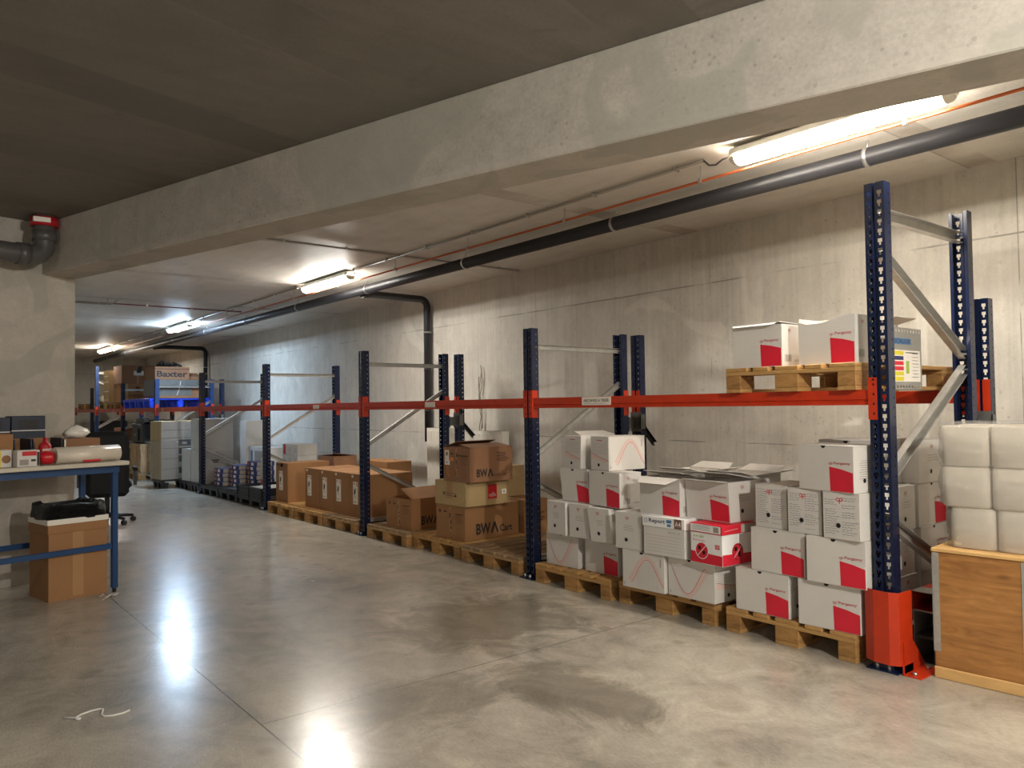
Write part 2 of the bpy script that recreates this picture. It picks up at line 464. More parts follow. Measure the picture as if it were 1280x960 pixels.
# ceiling: one slab on each side of the beam
m = MB(); q0, q1 = B0 + bn * .15 - bd * 1.0, B0 + bn * .15 + bd * 17
m.prism([q0 + Vector((-18, 0, CH)), q0 + Vector((0, 0, CH)), q1 + Vector((0, 0, CH)), Vector((FX1 + .3, 6.8, CH)), Vector((FX0 - .3, 6.8, CH))], (0, 0, .2), M['ceil2'])
struct('ceiling', m, 'light concrete ceiling over the racks')
m = MB()
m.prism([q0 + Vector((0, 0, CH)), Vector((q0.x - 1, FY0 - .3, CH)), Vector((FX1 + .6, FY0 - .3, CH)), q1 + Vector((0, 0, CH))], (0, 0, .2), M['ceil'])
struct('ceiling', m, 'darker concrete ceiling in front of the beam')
# the downstand beam
m = MB(); a, b = B0.copy(), B0 + bd * 15.9
cr = random.Random(3)
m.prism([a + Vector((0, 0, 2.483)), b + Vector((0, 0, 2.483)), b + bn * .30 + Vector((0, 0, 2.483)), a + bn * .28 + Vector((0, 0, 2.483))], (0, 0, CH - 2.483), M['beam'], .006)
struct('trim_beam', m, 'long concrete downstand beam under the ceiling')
# fine skirt of shadow-gap mortar between left wall and beam is part of the wall itself

# ------------------------------------------------------------------ pallet racks
YF, D, HB = 3.938, 1.10, 1.419
UX = {k: -4.758 - 2.8 * (k - 2) for k in range(1, 9)}
UW, UD = .10, .07
def upright_mb(H, mat, mat_in=None):
    m = MB(); mi = mat
    def quad(a, b, c, d): m.face((a, b, c, d), mat)
    def strip(x0, x1, hx, y):           # front strip with a column of keyhole slots centred on hx
        z = 0.0; p = .05
        nmod = int(H / p)
        def r(xa, xb, za, zb): quad((xa, y, za), (xb, y, za), (xb, y, zb), (xa, y, zb))
        for i in range(nmod):
            z = i * p
            za, zb, zc, zd = z + .008, z + .023, z + .042, z + p
            r(x0, x1, z, za)
            r(x0, hx - .0055, za, zb); r(hx + .0055, x1, za, zb)
            r(x0, hx - .0115, zb, zc); r(hx + .0115, x1, zb, zc)
            r(x0, x1, zc, zd)
        r(x0, x1, nmod * p, H)
    def side(x, y0, y1, hy, hz=.010, hw=.0045, p=.05):
        nmod = int(H / p)
        def r(ya, yb, za, zb): quad((x, ya, za), (x, yb, za), (x, yb, zb), (x, ya, zb))
        for i in range(nmod):
            z = i * p; a, b = z + .02, z + .02 + hz
            r(y0, y1, z, a); r(y0, hy - hw, a, b); r(hy + hw, y1, a, b); r(y0, y1, b, z + p)
        r(y0, y1, nmod * p, H)
    def pl(pts):
        for i in range(len(pts) - 1):
            (xa, ya), (xb, yb) = pts[i], pts[i + 1]
            quad((xa, ya, 0), (xb, yb, 0), (xb, yb, H), (xa, ya, H))
    strip(0, .040, .024, 0)
    pl([(.040, 0), (.044, .012), (.056, .012), (.060, 0)])
    strip(.060, UW, .076, 0)
    side(0, 0, UD, .05); side(UW, 0, UD, .05)
    pl([(0, UD), (.018, UD)]); pl([(UW, UD), (UW - .018, UD)])
    return m
def mesh_of(mb, name):
    o = mb.build(name); me = o.data; bpy.data.objects.remove(o); return me
def sheet(me, parent, loc=(0, 0, 0), flip=False, name='upright'):
    o = bpy.data.objects.new(name, me); COL.objects.link(o); o.parent = parent; o.location = loc
    if flip: o.scale = (1, -1, 1)
    s = o.modifiers.new('sheet', 'SOLIDIFY'); s.thickness = .003; s.offset = 0
    return o
def foot_mb():
    m = MB()
    m.box((-.03, -.05, 0), (UW + .03, UD + .02, .006), M['navy'])
    m.box((-.002, -.03, .006), (.002 + UW, -.004, .03), M['navy'])
    for x in (.02, .08): m.tube([(x, -.03, .005), (x, -.03, .035)], .009, M['steel'], 8)
    return m
def channel(m, a, b, w, h, mat, t=.003):
    a, b = Vector(a), Vector(b); d = (b - a).normalized(); x = Vector((1, 0, 0)); n = x.cross(d).normalized()
    def plate(o0, o1, p0, p1):
        q = [a + x * o0 + n * p0, a + x * o1 + n * p0, a + x * o1 + n * p1, a + x * o0 + n * p1]
        m.prism(q, b - a, mat)
    plate(-w / 2, -w / 2 + t, -h / 2, h / 2)
    plate(-w / 2, w / 2, -h / 2, -h / 2 + t)
    plate(-w / 2, w / 2, h / 2 - t, h / 2)
UPM = {}
def get_up(H, mat):
    k = (H, mat.name)
    if k not in UPM: UPM[k] = mesh_of(upright_mb(H, mat), 'upright')
    return UPM[k]
FOOT = mesh_of(foot_mb(), 'foot_plate')
BR = {}
def brace_mesh(kind, a, b, tall=False):
    k = (a, b, tall)
    if k not in BR:
        m = MB(); channel(m, (.05, *a), (.05, *b), .042 if tall else .032, .062 if tall else .042, M['galv'])
        for q in (a, b):
            m.tube([(.024, q[0], q[1]), (.078, q[0], q[1])], .006, M['steel'], 8)
        BR[k] = mesh_of(m, kind)
    return BR[k]
def part(me, parent, name=None, loc=(0, 0, 0), flip=False):
    o = bpy.data.objects.new(name or me.name, me); COL.objects.link(o); o.parent = parent; o.location = loc
    if flip: o.scale = (1, -1, 1)
    return o
def rack_frame(x, tall, label, mat=None, y=YF, rz=0):
    mat = mat or M['navy']
    t = thing('pallet_rack_frame', label, 'rack frame', (x, y, 0), rz, 'upright frames of the pallet racks')
    H = 2.4855 if tall else 1.974
    me = get_up(H, mat)
    sheet(me, t); sheet(me, t, (0, D, 0), True)
    part(FOOT, t); part(FOOT, t, loc=(0, D, 0), flip=True)
    yf, yb = UD - .02, D - UD + .02
    nodes = [((yf, .75), (yb, .25)), ((yf, .95), (yb, 1.54)), ((yf, .15), (yb, .15))]
    if tall: nodes += [((yf, 2.13), (yb, 1.63)), ((yf, 2.33), (yb, 2.33))]
    else: nodes += [((yf, 1.83), (yb, 1.83))]
    for a, b in nodes: part(brace_mesh('brace', a, b, tall), t)
    return t
ordw = {1: 'tall blue frame with orange foot guard at the right end of the rack row',
        2: 'blue frame between the archive boxes and the empty wooden pallet',
        3: 'blue frame between the upright labelled cartons and the open printed carton',
        4: 'blue frame between the black folding crate and the labelled kraft cartons',
        5: 'blue frame standing in front of the tall white double cartons',
        6: 'blue frame behind the film-wrapped pallet stack',
        7: 'dark blue frame beside the stacked brown cartons on the upper beams',
        8: 'tall blue frame at the far left end of the rack row'}
for k in range(1, 9):
    rack_frame(UX[k], k in (1, 8), ordw[k], M['navy_bluelit'] if k in (6, 8) else M['navy'])
# beams
def beam_things():
    m = MB(); L0, L1 = UW + .002, 2.8 - .002
    prof = [(0, 0), (.045, 0), (.045, .08), (0, .08), (0, .030), (.007, .026), (.007, .020), (0, .016)]
    m.prism([(L0, p[0] + .006, HB - .08 + p[1]) for p in prof], (L1 - L0, 0, 0), M['orange'])
    bar = mesh_of(m, 'beam_bar')
    def conn(x0, s):
        m = MB()
        # L-shaped end plate: a face on the upright front and a cheek along its side
        xa, xb = (x0, x0 - s * .042)
        m.box((min(xa, xb), -.0045, HB - .155), (max(xa, xb), -.0015, HB + .062), M['orange'])
        m.box((min(x0, x0 + s * .004), -.0045, HB - .155), (max(x0, x0 + s * .004), .055, HB + .062), M['orange'])
        for z in (-.13, -.08, -.03, .02, .045):
            m.box((x0 - s * .026 - .004, -.006, HB + z), (x0 - s * .026 + .004, -.0044, HB + z + .012), M['hole'])
        return mesh_of(m, 'end_connector')
    return bar, conn(UW + .002, 1), conn(2.8 - .002, -1)
BAR, CL, CR = beam_things()
def rack_beam(x, y, label, flip=False, tag_text=None, tx=1.3, tw=.3, th=.05):
    t = thing('rack_beam', label, 'rack beam', (x, y, 0), 0, 'orange load beams')
    part(BAR, t, flip=flip); part(CL, t, flip=flip); part(CR, t, flip=flip)
    if tag_text is not None:
        m = MB(); m.box((tx, .0035, HB - .062), (tx + tw, .006, HB - .062 + th), M['label'])
        if tag_text: m.text(tag_text, (tx + tw * .06, .0030, HB - .062 + th * .38), (1, 0, 0), (0, 0, 1), th * .36, M['ink'], tw * .88, .012)
        m.box((tx + tw * .06, .0030, HB - .062 + th * .18), (tx + tw * .8, .0034, HB - .062 + th * .22), M['inkgrey'])
        m.build('paper_label', t)['label'] = 'white paper label'
    return t
front = {1: ('orange front beam with a long paper label over the archive boxes', 'ARCHIVES A TRIER', .66, .29, .06),
         2: ('orange front beam with a small paper label over the printed cartons', '', 1.32, .17, .05),
         3: ('orange front beam with a small paper label over the labelled kraft cartons', '', 1.62, .16, .045),
         4: ('orange front beam over the black folding crate and small indigo boxes', None, 0, 0, 0),
         5: ('orange front beam under the blue plastic pallet with two small tags', '', .55, .06, .04),
         6: ('orange front beam over the black machine on its wooden crate', '', .3, .06, .035),
         7: ('orange front beam at the far left end over the dark goods', '', 2.0, .06, .035)}
for k in range(1, 8):
    lb, tt, tx, tw, th = front[k]
    rack_beam(UX[k + 1], YF, lb, False, tt, tx, tw, th)
    back_l = {1: 'orange rear beam behind the archive boxes', 2: 'orange rear beam behind the printed cartons', 3: 'orange rear beam behind the labelled kraft cartons',
              4: 'orange rear beam behind the small indigo boxes', 5: 'orange rear beam behind the white double cartons', 6: 'orange rear beam behind the black machine', 7: 'orange rear beam at the far left end'}[k]
    rack_beam(UX[k + 1], YF + D, back_l, True)
# second row: single posts standing just behind the frames, tied to them with grey plates
def rear_post(k, label):
    t = thing('rack_post', label, 'rack post', (UX[k] + .03, 5.165, 0), 0, 'single posts behind the rack frames')
    sheet(get_up(1.974, M['navy']), t); part(FOOT, t)
    m = MB()
    for x0 in (0, .058): m.box((x0, -.005, HB - .155), (x0 + .042, -.002, HB + .062), M['orange'])
    m.build('end_connector', t)
    m = MB(); m.box((-.005, -.012, 1.12), (UW + .01, -.006, 1.29), M['plate']); m.box((UW + .004, -.012, 1.14), (UW + .010, .05, 1.27), M['plate'])
    m.box((-.0, -.122, 1.12), (UW - .02, -.116, 1.25), M['plate']); m.box((.03, -.116, 1.14), (.036, -.012, 1.24), M['plate'])
    m.build('tie_plate', t)
    m = MB(); channel(m, (.05, .0 + .06, 1.18), (.05, .24, 1.0), .03, .045, M['black']); m.build('brace', t)
    return t
rear_post(1, 'single dark post behind the tall frame at the right end')
rear_post(2, 'single dark post with grey tie plate behind the archive boxes')
rear_post(3, 'single dark post with grey tie plate behind the printed cartons')
rear_post(6, 'single blue post behind the blue plastic pallet')

# orange foot guard
t = thing('rack_foot_guard', 'orange steel foot guard bolted before the tall right rack frame', 'rack guard', (UX[1], YF, 0))
m = MB()
pl = [(-.035, .07), (-.035, -.035), (.02, -.062), (.10, -.066), (.142, -.045), (.150, .075)]
th = .005
for i in range(len(pl) - 1):
    a, b = Vector((*pl[i], 0)), Vector((*pl[i + 1], 0)); d = (b - a).normalized(); n = Vector((d.y, -d.x, 0))
    m.prism([a + Vector((0, 0, .045)), b + Vector((0, 0, .045)), b - n * th + Vector((0, 0, .045)), a - n * th + Vector((0, 0, .045))], (0, 0, .36), M['orange'])
m.prism([(.150, -.03, .045), (.150, .075, .045), (.150, .075, .0), (.150, -.03, .0)], (-.005, 0, 0), M['orange'])
m.prism([(.145, -.02, .0), (.145, -.02, .16), (.145, .075, .16), (.145, .20, .02), (.145, .20, 0)], (.005, 0, 0), M['orange'])
m.build('guard_plate', t)
m = MB(); m.box((.146, -.03, 0), (.235, .20, .006), M['orange']);
m.tube([(.19, 0, .004), (.19, 0, .02)], .012, M['steel'], 8); m.tube([(.19, .15, .004), (.19, .15, .02)], .012, M['steel'], 8)
m.build('foot_flange', t)
# spare beams on edge between the tall frame and the plywood crate
m = MB()
def hollow(m, x0, x1, z0, z1, y0, y1, mo, mi_):
    tt = .004
    m.box((x0, y0, z0), (x0 + tt, y1, z1), mo); m.box((x1 - tt, y0, z0), (x1, y1, z1), mo)
    m.box((x0 + tt, y0, z0), (x1 - tt, y1, z0 + tt), mi_); m.box((x0 + tt, y0, z1 - tt), (x1 - tt, y1, z1), mi_)
hollow(m, 0, .105, 0, .10, 0, .72, M['orange'], M['orange'])
hollow(m, -.001, .106, -.0005, .1005, -.004, .11, M['plate'], M['galv'])
o = m.build('spare_rack_beam', None, (-1.872, 4.16, .27)); tag(o, 'orange hollow spare beam lying on grey bars beside the plywood crate', 'rack beam')
for i, lb in ((0, 'lower grey bar on the floor beside the plywood crate'), (1, 'upper grey bar under the orange spare beam')):
    m = MB(); hollow(m, 0, .105, 0, .13, 0, .72, M['galv'], M['plate'])
    o = m.build('spare_rack_bar', None, (-1.872, 4.17, .002 + i * .134)); tag(o, lb, 'metal bar', 'spare bars beside the crate')

# ------------------------------------------------------------------ pallets
def pallet_parts(deck, cross, block):
    W_, L_ = .8, 1.2
    def mm(fn, n): m = MB(); fn(m); return mesh_of(m, n)
    P = []
    ws = (.145, .1, .145, .1, .145); gap = (W_ - sum(ws)) / 4; x = 0
    for i, wd in enumerate(ws):
        j = random.uniform(-.004, .004)
        P.append(mm(lambda m: m.box((x, j, .122), (x + wd, L_ + j, .144), deck, .003), 'deck_board')); x += wd + gap
    for y in (0, L_ / 2 - .0725, L_ - .145):
        P.append(mm(lambda m: m.box((0, y, .100), (W_, y + .145, .1215), cross, .002), 'cross_board'))
    for xb, wb in ((0, .1), (.3275, .145), (.7, .1)):
        P.append(mm(lambda m: m.box((xb, 0.002, 0), (xb + wb, L_ - .002, .0215), deck, .002), 'bottom_board'))
        for y in (0, L_ / 2 - .0725, L_ - .145):
            P.append(mm(lambda m: m.box((xb, y + .001, .022), (xb + wb, y + .144, .0995), block, .003), 'block'))
    return P
PW = pallet_parts(M['wood'], M['woodx'], M['block']); PG = pallet_parts(M['wood2'], M['woodx2'], M['block'])
def pallet(x, y, z, label, P=PW, rz=0, group='wooden pallets on the floor under the racks'):
    t = thing('wooden_pallet', label, 'pallet', (x, y, z), rz, group)
    for me in P: part(me, t)
    return t
PZ = .144
pallet(-4.585, 3.885, 0, 'wooden pallet under the archive boxes right of the second frame')
pallet(-3.735, 3.915, 0, 'wooden pallet under the archive boxes with the wave prints')
pallet(-2.845, 3.90, 0, 'wooden pallet under the rightmost stack of archive boxes beside the orange guard')
pallet(-7.315, 3.89, 0, 'dark wooden pallet under the open printed carton', PG)
pallet(-6.495, 3.95, 0, 'yellow wooden pallet under the three stacked cartons')
pallet(-5.615, 3.905, 0, 'empty greyish wooden pallet left of the archive boxes', PG)
pallet(-10.03, 3.875, 0, 'wooden pallet under the leftmost labelled kraft carton')
pallet(-9.21, 3.885, 0, 'wooden pallet under the middle labelled kraft cartons')
pallet(-8.395, 3.895, 0, 'dark wooden pallet left of the third frame under kraft cartons', PG)
pallet(-2.81, 3.90, HB, 'wooden pallet on the upper beams carrying open archive boxes', PW, 0, 'pallets up on the beams')
pallet(-20.02, 3.90, HB, 'wooden pallet up on the far beams under two brown cartons', PG, 0, 'pallets up on the beams')

# ------------------------------------------------------------------ cartons
class Carton:
    def __init__(s, w, d, h): s.w, s.d, s.h = w, d, h; s.m = MB()
    def fr(s, f, e=.0008):
        w, d, h = s.w, s.d, s.h
        return {'F': (Vector((0, -e, 0)), Vector((1, 0, 0)), Vector((0, 0, 1))), 'R': (Vector((w + e, 0, 0)), Vector((0, 1, 0)), Vector((0, 0, 1))),
                'L': (Vector((-e, d, 0)), Vector((0, -1, 0)), Vector((0, 0, 1))), 'T': (Vector((0, 0, h + e)), Vector((1, 0, 0)), Vector((0, 1, 0)))}[f]
    def poly(s, f, pts, mat, e=.0008):
        o, u, v = s.fr(f, e); s.m.face([o + u * a + v * b for a, b in pts], mat)
    def rect(s, f, u0, v0, u1, v1, mat, e=.0008): s.poly(f, [(u0, v0), (u1, v0), (u1, v1), (u0, v1)], mat, e)
    def text(s, f, t, u, v, h, mat, width=None, bold=0.0, e=.0012):
        o, a, b = s.fr(f, e); s.m.text(t, o + a * u + b * v, a, b, h, mat, width, bold)
    def disc(s, f, u, v, r, mat, e=.001, n=14, a0=0, a1=2 * math.pi, rv=None):
        rv = rv or r
        k = n if abs(a1 - a0 - 2 * math.pi) < 1e-6 else n + 1
        s.poly(f, [(u + r * math.cos(a0 + (a1 - a0) * i / n), v + rv * math.sin(a0 + (a1 - a0) * i / n)) for i in range(k)], mat, e)
    def strip(s, f, pts, wd, mat, e=.001):
        o, u, v = s.fr(f, e); P = [Vector(p) for p in pts]
        for i in range(len(P) - 1):
            d = (P[i + 1] - P[i]).normalized(); n = Vector((-d.y, d.x)) * wd / 2
            q = [P[i] - n, P[i + 1] - n, P[i + 1] + n, P[i] + n]
            s.m.face([o + u * a.x + v * a.y for a in q], mat)
    def ring(s, f, u, v, r, wd, mat, n=20, e=.0014, a0=0, a1=2 * math.pi):
        s.strip(f, [(u + r * math.cos(a0 + (a1 - a0) * i / n), v + r * math.sin(a0 + (a1 - a0) * i / n)) for i in range(n + 1)], wd, mat, e)
    def lines(s, f, u0, u1, v0, v1, n, mat, th=.0015, jit=0, rnd=random):
        for i in range(n):
            v = v0 + (v1 - v0) * i / max(1, n - 1); a = u0 + rnd.uniform(0, jit); b = u1 - rnd.uniform(0, jit)
            s.rect(f, a, v, b, v + th, mat)
    def bars(s, f, u, v, wd, h, mat=None, n=9):
        for i in range(n):
            q = u + wd * i / n; s.rect(f, q, v, q + wd / n * (.35 + .3 * ((i * 7) % 3) / 2), v + h, mat or M['ink'])
    def shell(s, mat, inner=None, open_top=False, bev=.0025, dip=False):
        w, d, h = s.w, s.d, s.h
        if not open_top: s.m.box((0, 0, 0), (w, d, h), mat, bev); return
        t = .004; inn = inner or mat
        s.m.box((0, 0, 0), (w, d, t), mat)
        if dip: s.m.prism([(0, 0, t), (w, 0, t), (w, 0, h), (w * .74, 0, h), (w * .6, 0, h * .92), (w * .42, 0, h * .87), (w * .15, 0, h * .86), (0, 0, h * .93)], (0, t, 0), mat)
        for a, b in ((((0, 0, t), (w, t, h)) if not dip else ((0, d - t, t), (t, d, h))), ((0, d - t, t), (w, d, h)), ((0, t, t), (t, d - t, h)), ((w - t, t, t), (w, d - t, h))): s.m.box(a, b, mat)
        s.m.box((t, t, t), (w - t, d - t, h * .72), inn)          # what is packed inside
def flap(parent, mat, w, L, loc, ax, ang, name='lid_flap', t=.004, skew=0, label=None):
    """a board flap hinged at loc; ax gives the side of the box it hangs on"""
    m = MB(); m.prism([(-w / 2, 0, 0), (w / 2, 0, 0), (w / 2 - skew, L, 0), (-w / 2 + skew, L, 0)], (0, 0, t), mat)
    o = m.build(name, parent); o.location = loc
    rz = {'F': math.pi, 'B': 0, 'L': math.pi / 2, 'R': -math.pi / 2}[ax]
    o.rotation_euler = (Matrix.Rotation(rz, 3, 'Z') @ Matrix.Rotation(ang, 3, 'X')).to_euler()
    return o

def logo(c, f, u, v, r, mat):      # two loops over a stem
    c.ring(f, u - r * .55, v, r * .5, r * .22, mat, 8, .0012, R(20), R(330)); c.ring(f, u + r * .55, v, r * .5, r * .22, mat, 8, .0012, R(-150), R(160))
    c.rect(f, u - r * .12, v - r * 1.3, u + r * .12, v + r * .3, mat)
def print_R(c, f, W, txt=True):      # red panel low on the right with the word above it
    u0, u1 = W * .585, W * .985
    c.poly(f, [(u0, .004), (u1, .004), (u1, c.h * .43), (u0 + (u1 - u0) * .5, c.h * .50), (u0 - .004, c.h * .545)], M['red'])
    c.text(f, 'Pergamy', u0 + (u1 - u0) * .18, c.h * .585, c.h * .075, M['pink2'], (u1 - u0) * .72, .015)
    logo(c, f, u0 + .004, c.h * .615, .010, M['pink2'])
def print_S(c, f, W, scrib=False, hole=True, hv=.24):
    h = c.h; logo(c, f, W * .46, h * .86, .017 if scrib else .014, M['pink2'] if not scrib else M['red'])
    if scrib:
        rr = random.Random(int(W * 1000) + int(c.d * 100))
        for i in range(16):
            v = h * (.90 - .052 * i)
            q = c.strip
            for (a, b) in ((.06, .40), (.52, .90)):
                if rr.random() < .88 and not (abs(v - h * .33) < .03 and a < .5 and b > .4):
                    u = W * a
                    while u < W * (b - rr.uniform(0, .12)):
                        l = rr.uniform(.008, .02); c.strip(f, [(u, v + rr.uniform(-.002, .002)), (u + l * .5, v + rr.uniform(-.003, .003)), (u + l, v + rr.uniform(-.002, .002))], .0018, M['inkblue']); u += l + .004
    else:
        c.lines(f, W * .3, W * .72, h * .52, h * .64, 3, M['inkgrey'], .003, .02)
    if hole:
        c.disc(f, W * .42, h * (.30 if scrib else .26), .0125, M['hole'], .0013)
        c.ring(f, W * .42, h * (.30 if scrib else .26), .0135, .002, M['inkgrey'], 14)
def print_side(c, f, W):
    c.lines(f, W * .2, W * .85, c.h * .3, c.h * .68, 9, M['inkgrey'], .0025, .02)
    c.disc(f, W * .42, c.h * .26, .012, M['hole'])
def print_bar(c, f, W):
    logo(c, f, W * .4, c.h * .86, .012, M['pink2']); c.lines(f, W * .2, W * .8, c.h * .4, c.h * .66, 5, M['pink'], .002, .02)
    c.bars(f, W * .16, c.h * .12, W * .32, c.h * .16, M['inkgrey']); c.text(f, 'ARCHIV', W * .62, c.h * .12, .012, M['inkgrey'], W * .3)
def wave(c, f, W, up):
    h = c.h; n = 22
    def y(t): return (.84 - .72 * (math.sin(math.pi * min(1, t))) ** 1.25) * h if not up else (.16 + .66 * (math.sin(math.pi * t)) ** 1.4) * h
    a0, a1 = (.04, .80) if not up else (.22, .98)
    P = [(W * (a0 + (a1 - a0) * i / n), y(i / n)) for i in range(n + 1)]
    for wd, sh, mt, e in ((.11, .10, M['blush'], .0005), (.055, .05, M['pink'], .0008)):
        O = []
        for i, (u, v) in enumerate(P):
            d = Vector(P[min(i + 1, n)]) - Vector(P[max(i - 1, 0)]); d.normalize(); k = (i / n) if not up else 1 - .6 * i / n
            nn = Vector((-d.y, d.x)) if up else Vector((d.y, -d.x))
            q = Vector((u, v)) + nn * (W * wd * k); O.append((min(W - .004, max(.004, q.x)), min(h - .004, max(.004, q.y))))
        for i in range(n):
            a, b, c2, d2 = P[i], P[i + 1], O[i + 1], O[i]
            ar = (b[0] - a[0]) * (c2[1] - a[1]) - (b[1] - a[1]) * (c2[0] - a[0])
            c.poly(f, [a, b, c2, d2] if ar > 0 else [d2, c2, b, a], mt, e)
    for i in range(n):                      # the fine curve itself, one quad per step without overlaps
        (ua, va), (ub, vb) = P[i], P[i + 1]
        th = .0016 * math.hypot(ub - ua, vb - va) / max(1e-5, abs(ub - ua))
        c.poly(f, [(ua, va - th), (ub, vb - th), (ub, vb + th), (ua, va + th)], M['pink2'], .0012)
    if up:
        for i in range(12):
            u = W * (.36 + .045 * i); tt = (u / W - a0) / (a1 - a0); c.rect(f, u, .01, u + .0012, max(.02, y(min(1, tt)) - .012), M['inkgrey'])
        c.rect(f, W * .9, h * .68, W * .925, h * .9, M['inkgrey'])
    c.text(f, '4', W * .03, h * .06, .022, M['inkgrey'], .012)
def print_L(c, f, W):
    h = c.h; c.rect(f, W * .35, h * .88, W * .65, h * .905, M['pink2'])
    for i in range(6): c.rect(f, W * .1, h * (.5 + .058 * i), W * .92, h * (.5 + .058 * i) + .0015, M['inkgrey'])
    c.strip(f, [(W * .05, h * .52), (W * .4, h * .42), (W * .95, h * .30)], .003, M['pink2'])
    c.poly(f, [(W * .05, h * .5), (W * .4, h * .41), (W * .95, h * .29), (W * .95, h * .24), (W * .05, h * .36)], M['pink'], .0006)
    c.disc(f, W * .45, h * .16, .012, M['hole'])
AG = {'a': 'archive boxes on the pallet right of the second frame', 'b': 'archive boxes on the middle pallet', 'c': 'archive boxes on the pallet beside the orange guard', 't': 'archive boxes on the upper pallet'}
def archive(label, x, y, z, yaw=0, w=.345, d=.2, h=.242, F='R', Rt='side', lid='closed', shx=0, shy=0, grp='c', notch=True):
    t = thing('archive_box', label, 'archive box', (x, y, z), R(yaw), AG.get(grp, grp))
    c = Carton(w, d, h); op = lid != 'closed'
    c.shell(M['white'], M['whitein'], op, .0025, lid == 'torn')
    for f, k, W in (('F', F, w), ('R', Rt, d)):
        {'R': lambda: print_R(c, f, W), 'S': lambda: print_S(c, f, W), 'SC': lambda: print_S(c, f, W, True), 'side': lambda: print_side(c, f, W),
         'bar': lambda: print_bar(c, f, W), 'U': lambda: wave(c, f, W, False), 'A': lambda: wave(c, f, W, True), 'L': lambda: print_L(c, f, W), '': lambda: None}[k]()
    if F in 'RUA' and not op:
        c.disc('F', w * .47, h - .0005, .014, M['hole'], .0012, 8, math.pi, 2 * math.pi)
    if F == 'U': c.strip('F', [(0.004, h * .80), (w * .3, h * .79), (w * .33, h * .86), (w * .62, h * .86), (w * .66, h * .76), (w - .02, h * .74)], .0015, M['inkgrey'])
    if shx or shy:
        c.m.warp(lambda p: Vector((p.x + shx * p.z, p.y + shy * p.z, p.z)))
    c.m.build('body', t)
    if lid == 'closed':
        m = MB(); m.box((-.001, -.001, h - .0005), (w + .001, d + .001, h + .003), M['white'], .001)
        m.rim = None
        m.warp(lambda p: Vector((p.x + shx * p.z, p.y + shy * p.z, p.z)))
        m.build('lid', t)
    elif lid == 'front':      # front flap bent over the front edge, rear flap half up
        flap(t, M['white'], w * .98, .085, (w / 2 + shx * h, .0 + shy * h, h + .001), 'F', R(-24), skew=.05)
        flap(t, M['white'], w * .98, d * .9, (w / 2 + shx * h, d + shy * h, h + .001), 'F', R(12), skew=.01)
    elif lid == 'sag':        # thin lid lying crooked over the open box
        flap(t, M['white'], w * 1.0, d * 1.06, (w / 2, d, h + .004), 'F', R(1.5), skew=.004)
        flap(t, M['white'], w * .9, .02, (w / 2 - .01, -.012, h + .004), 'F', R(-28), skew=.02)
    elif lid == 'torn':
        flap(t, M['white'], w * .96, .07, (w / 2, d - .005, h - .03), 'F', R(-22), skew=.03)
    elif lid == 'left':       # lid swung up on the right edge
        flap(t, M['white'], d * .96, .12, (w * .98 + shx * h, d * .5, h + .002), 'L', R(14), skew=.02)
    elif lid == 'top':        # lid tilted up from the rear edge
        flap(t, M['white'], w, d * 1.02, (w / 2 + shx * h, d + shy * h, h + .002), 'F', R(10), skew=.004)
        flap(t, M['white'], w * .98, .07, (w / 2 + shx * h, 0 + shy * h, h + .001), 'F', R(5), skew=.03)
    elif lid == 'wide':       # flaps lying open to both sides
        flap(t, M['white'], d * .96, .12, (w, d / 2, h + .001), 'R', R(12), skew=.02)
        flap(t, M['white'], w * .96, .11, (w / 2, d, h + .001), 'B', R(20), skew=.03)
        flap(t, M['white'], w * .96, .10, (w / 2, 0, h + .001), 'F', R(14), skew=.02)
    elif lid == 'high':
        flap(t, M['white'], w, d, (w / 2, d, h + .002), 'F', R(16), skew=.0)
    return t
LV = [PZ + .001 + .2465 * i for i in range(5)]
# --- pallet beside the guard
archive('white archive box with red panel on the rightmost pallet, bottom row left', -2.775, 3.905, LV[0], 1.0)
archive('white archive box with red panel, bottom row, beside the orange guard', -2.365, 3.895, LV[0], 3.0)
archive('white archive box with red panel, second row, under the two left scribbled box ends', -2.668, 3.91, LV[1], -1.5)
archive('white archive box with red panel in the second row, beside the tall blue upright', -2.298, 3.875, LV[1], 2.0, w=.325)
archive('narrow archive box end with faint pencil scribbles, leftmost of the three scribbled ends', -2.662, 3.955, LV[2], -4, w=.212, d=.335, F='SC', Rt='')
archive('narrow archive box end with dense pen scribbles, middle of the three scribbled ends', -2.425, 3.91, LV[2], -4, w=.208, d=.33, F='SC', Rt='')
archive('narrow archive box end with dense pen scribbles, rightmost under the top red-panel box', -2.195, 3.875, LV[2], -4, w=.211, d=.325, F='SC', Rt='')
archive('white archive box with red panel on top of the rightmost stack', -2.345, 3.90, LV[3], -9, w=.345)
archive('lidded archive box just behind the top red-panel box of the rightmost stack', -2.42, 4.24, LV[3], 3, w=.345, d=.3, h=.25, F='', Rt='S')
for i, (fa, fb) in enumerate((('S', 'S'), ('S', 'R'), ('S', 'R'), ('S', 'S'))):
    wd = ('bottom', 'second', 'third', 'top')[i]
    if i < 3:
        archive('archive box end facing the plywood crate, %s row behind the tall frame' % wd, -2.0 - .01 * (i % 2) + .0, 4.30 if i < 3 else 4.56, LV[i], 90, w=.215, d=.3, F=fa, Rt='')
    archive('archive box facing the plywood crate, %s row at the back of the rightmost pallet' % wd, -2.0 + .008 * (i % 2), 4.56, LV[i], 90, w=.36, d=.22, F=fb, Rt='')
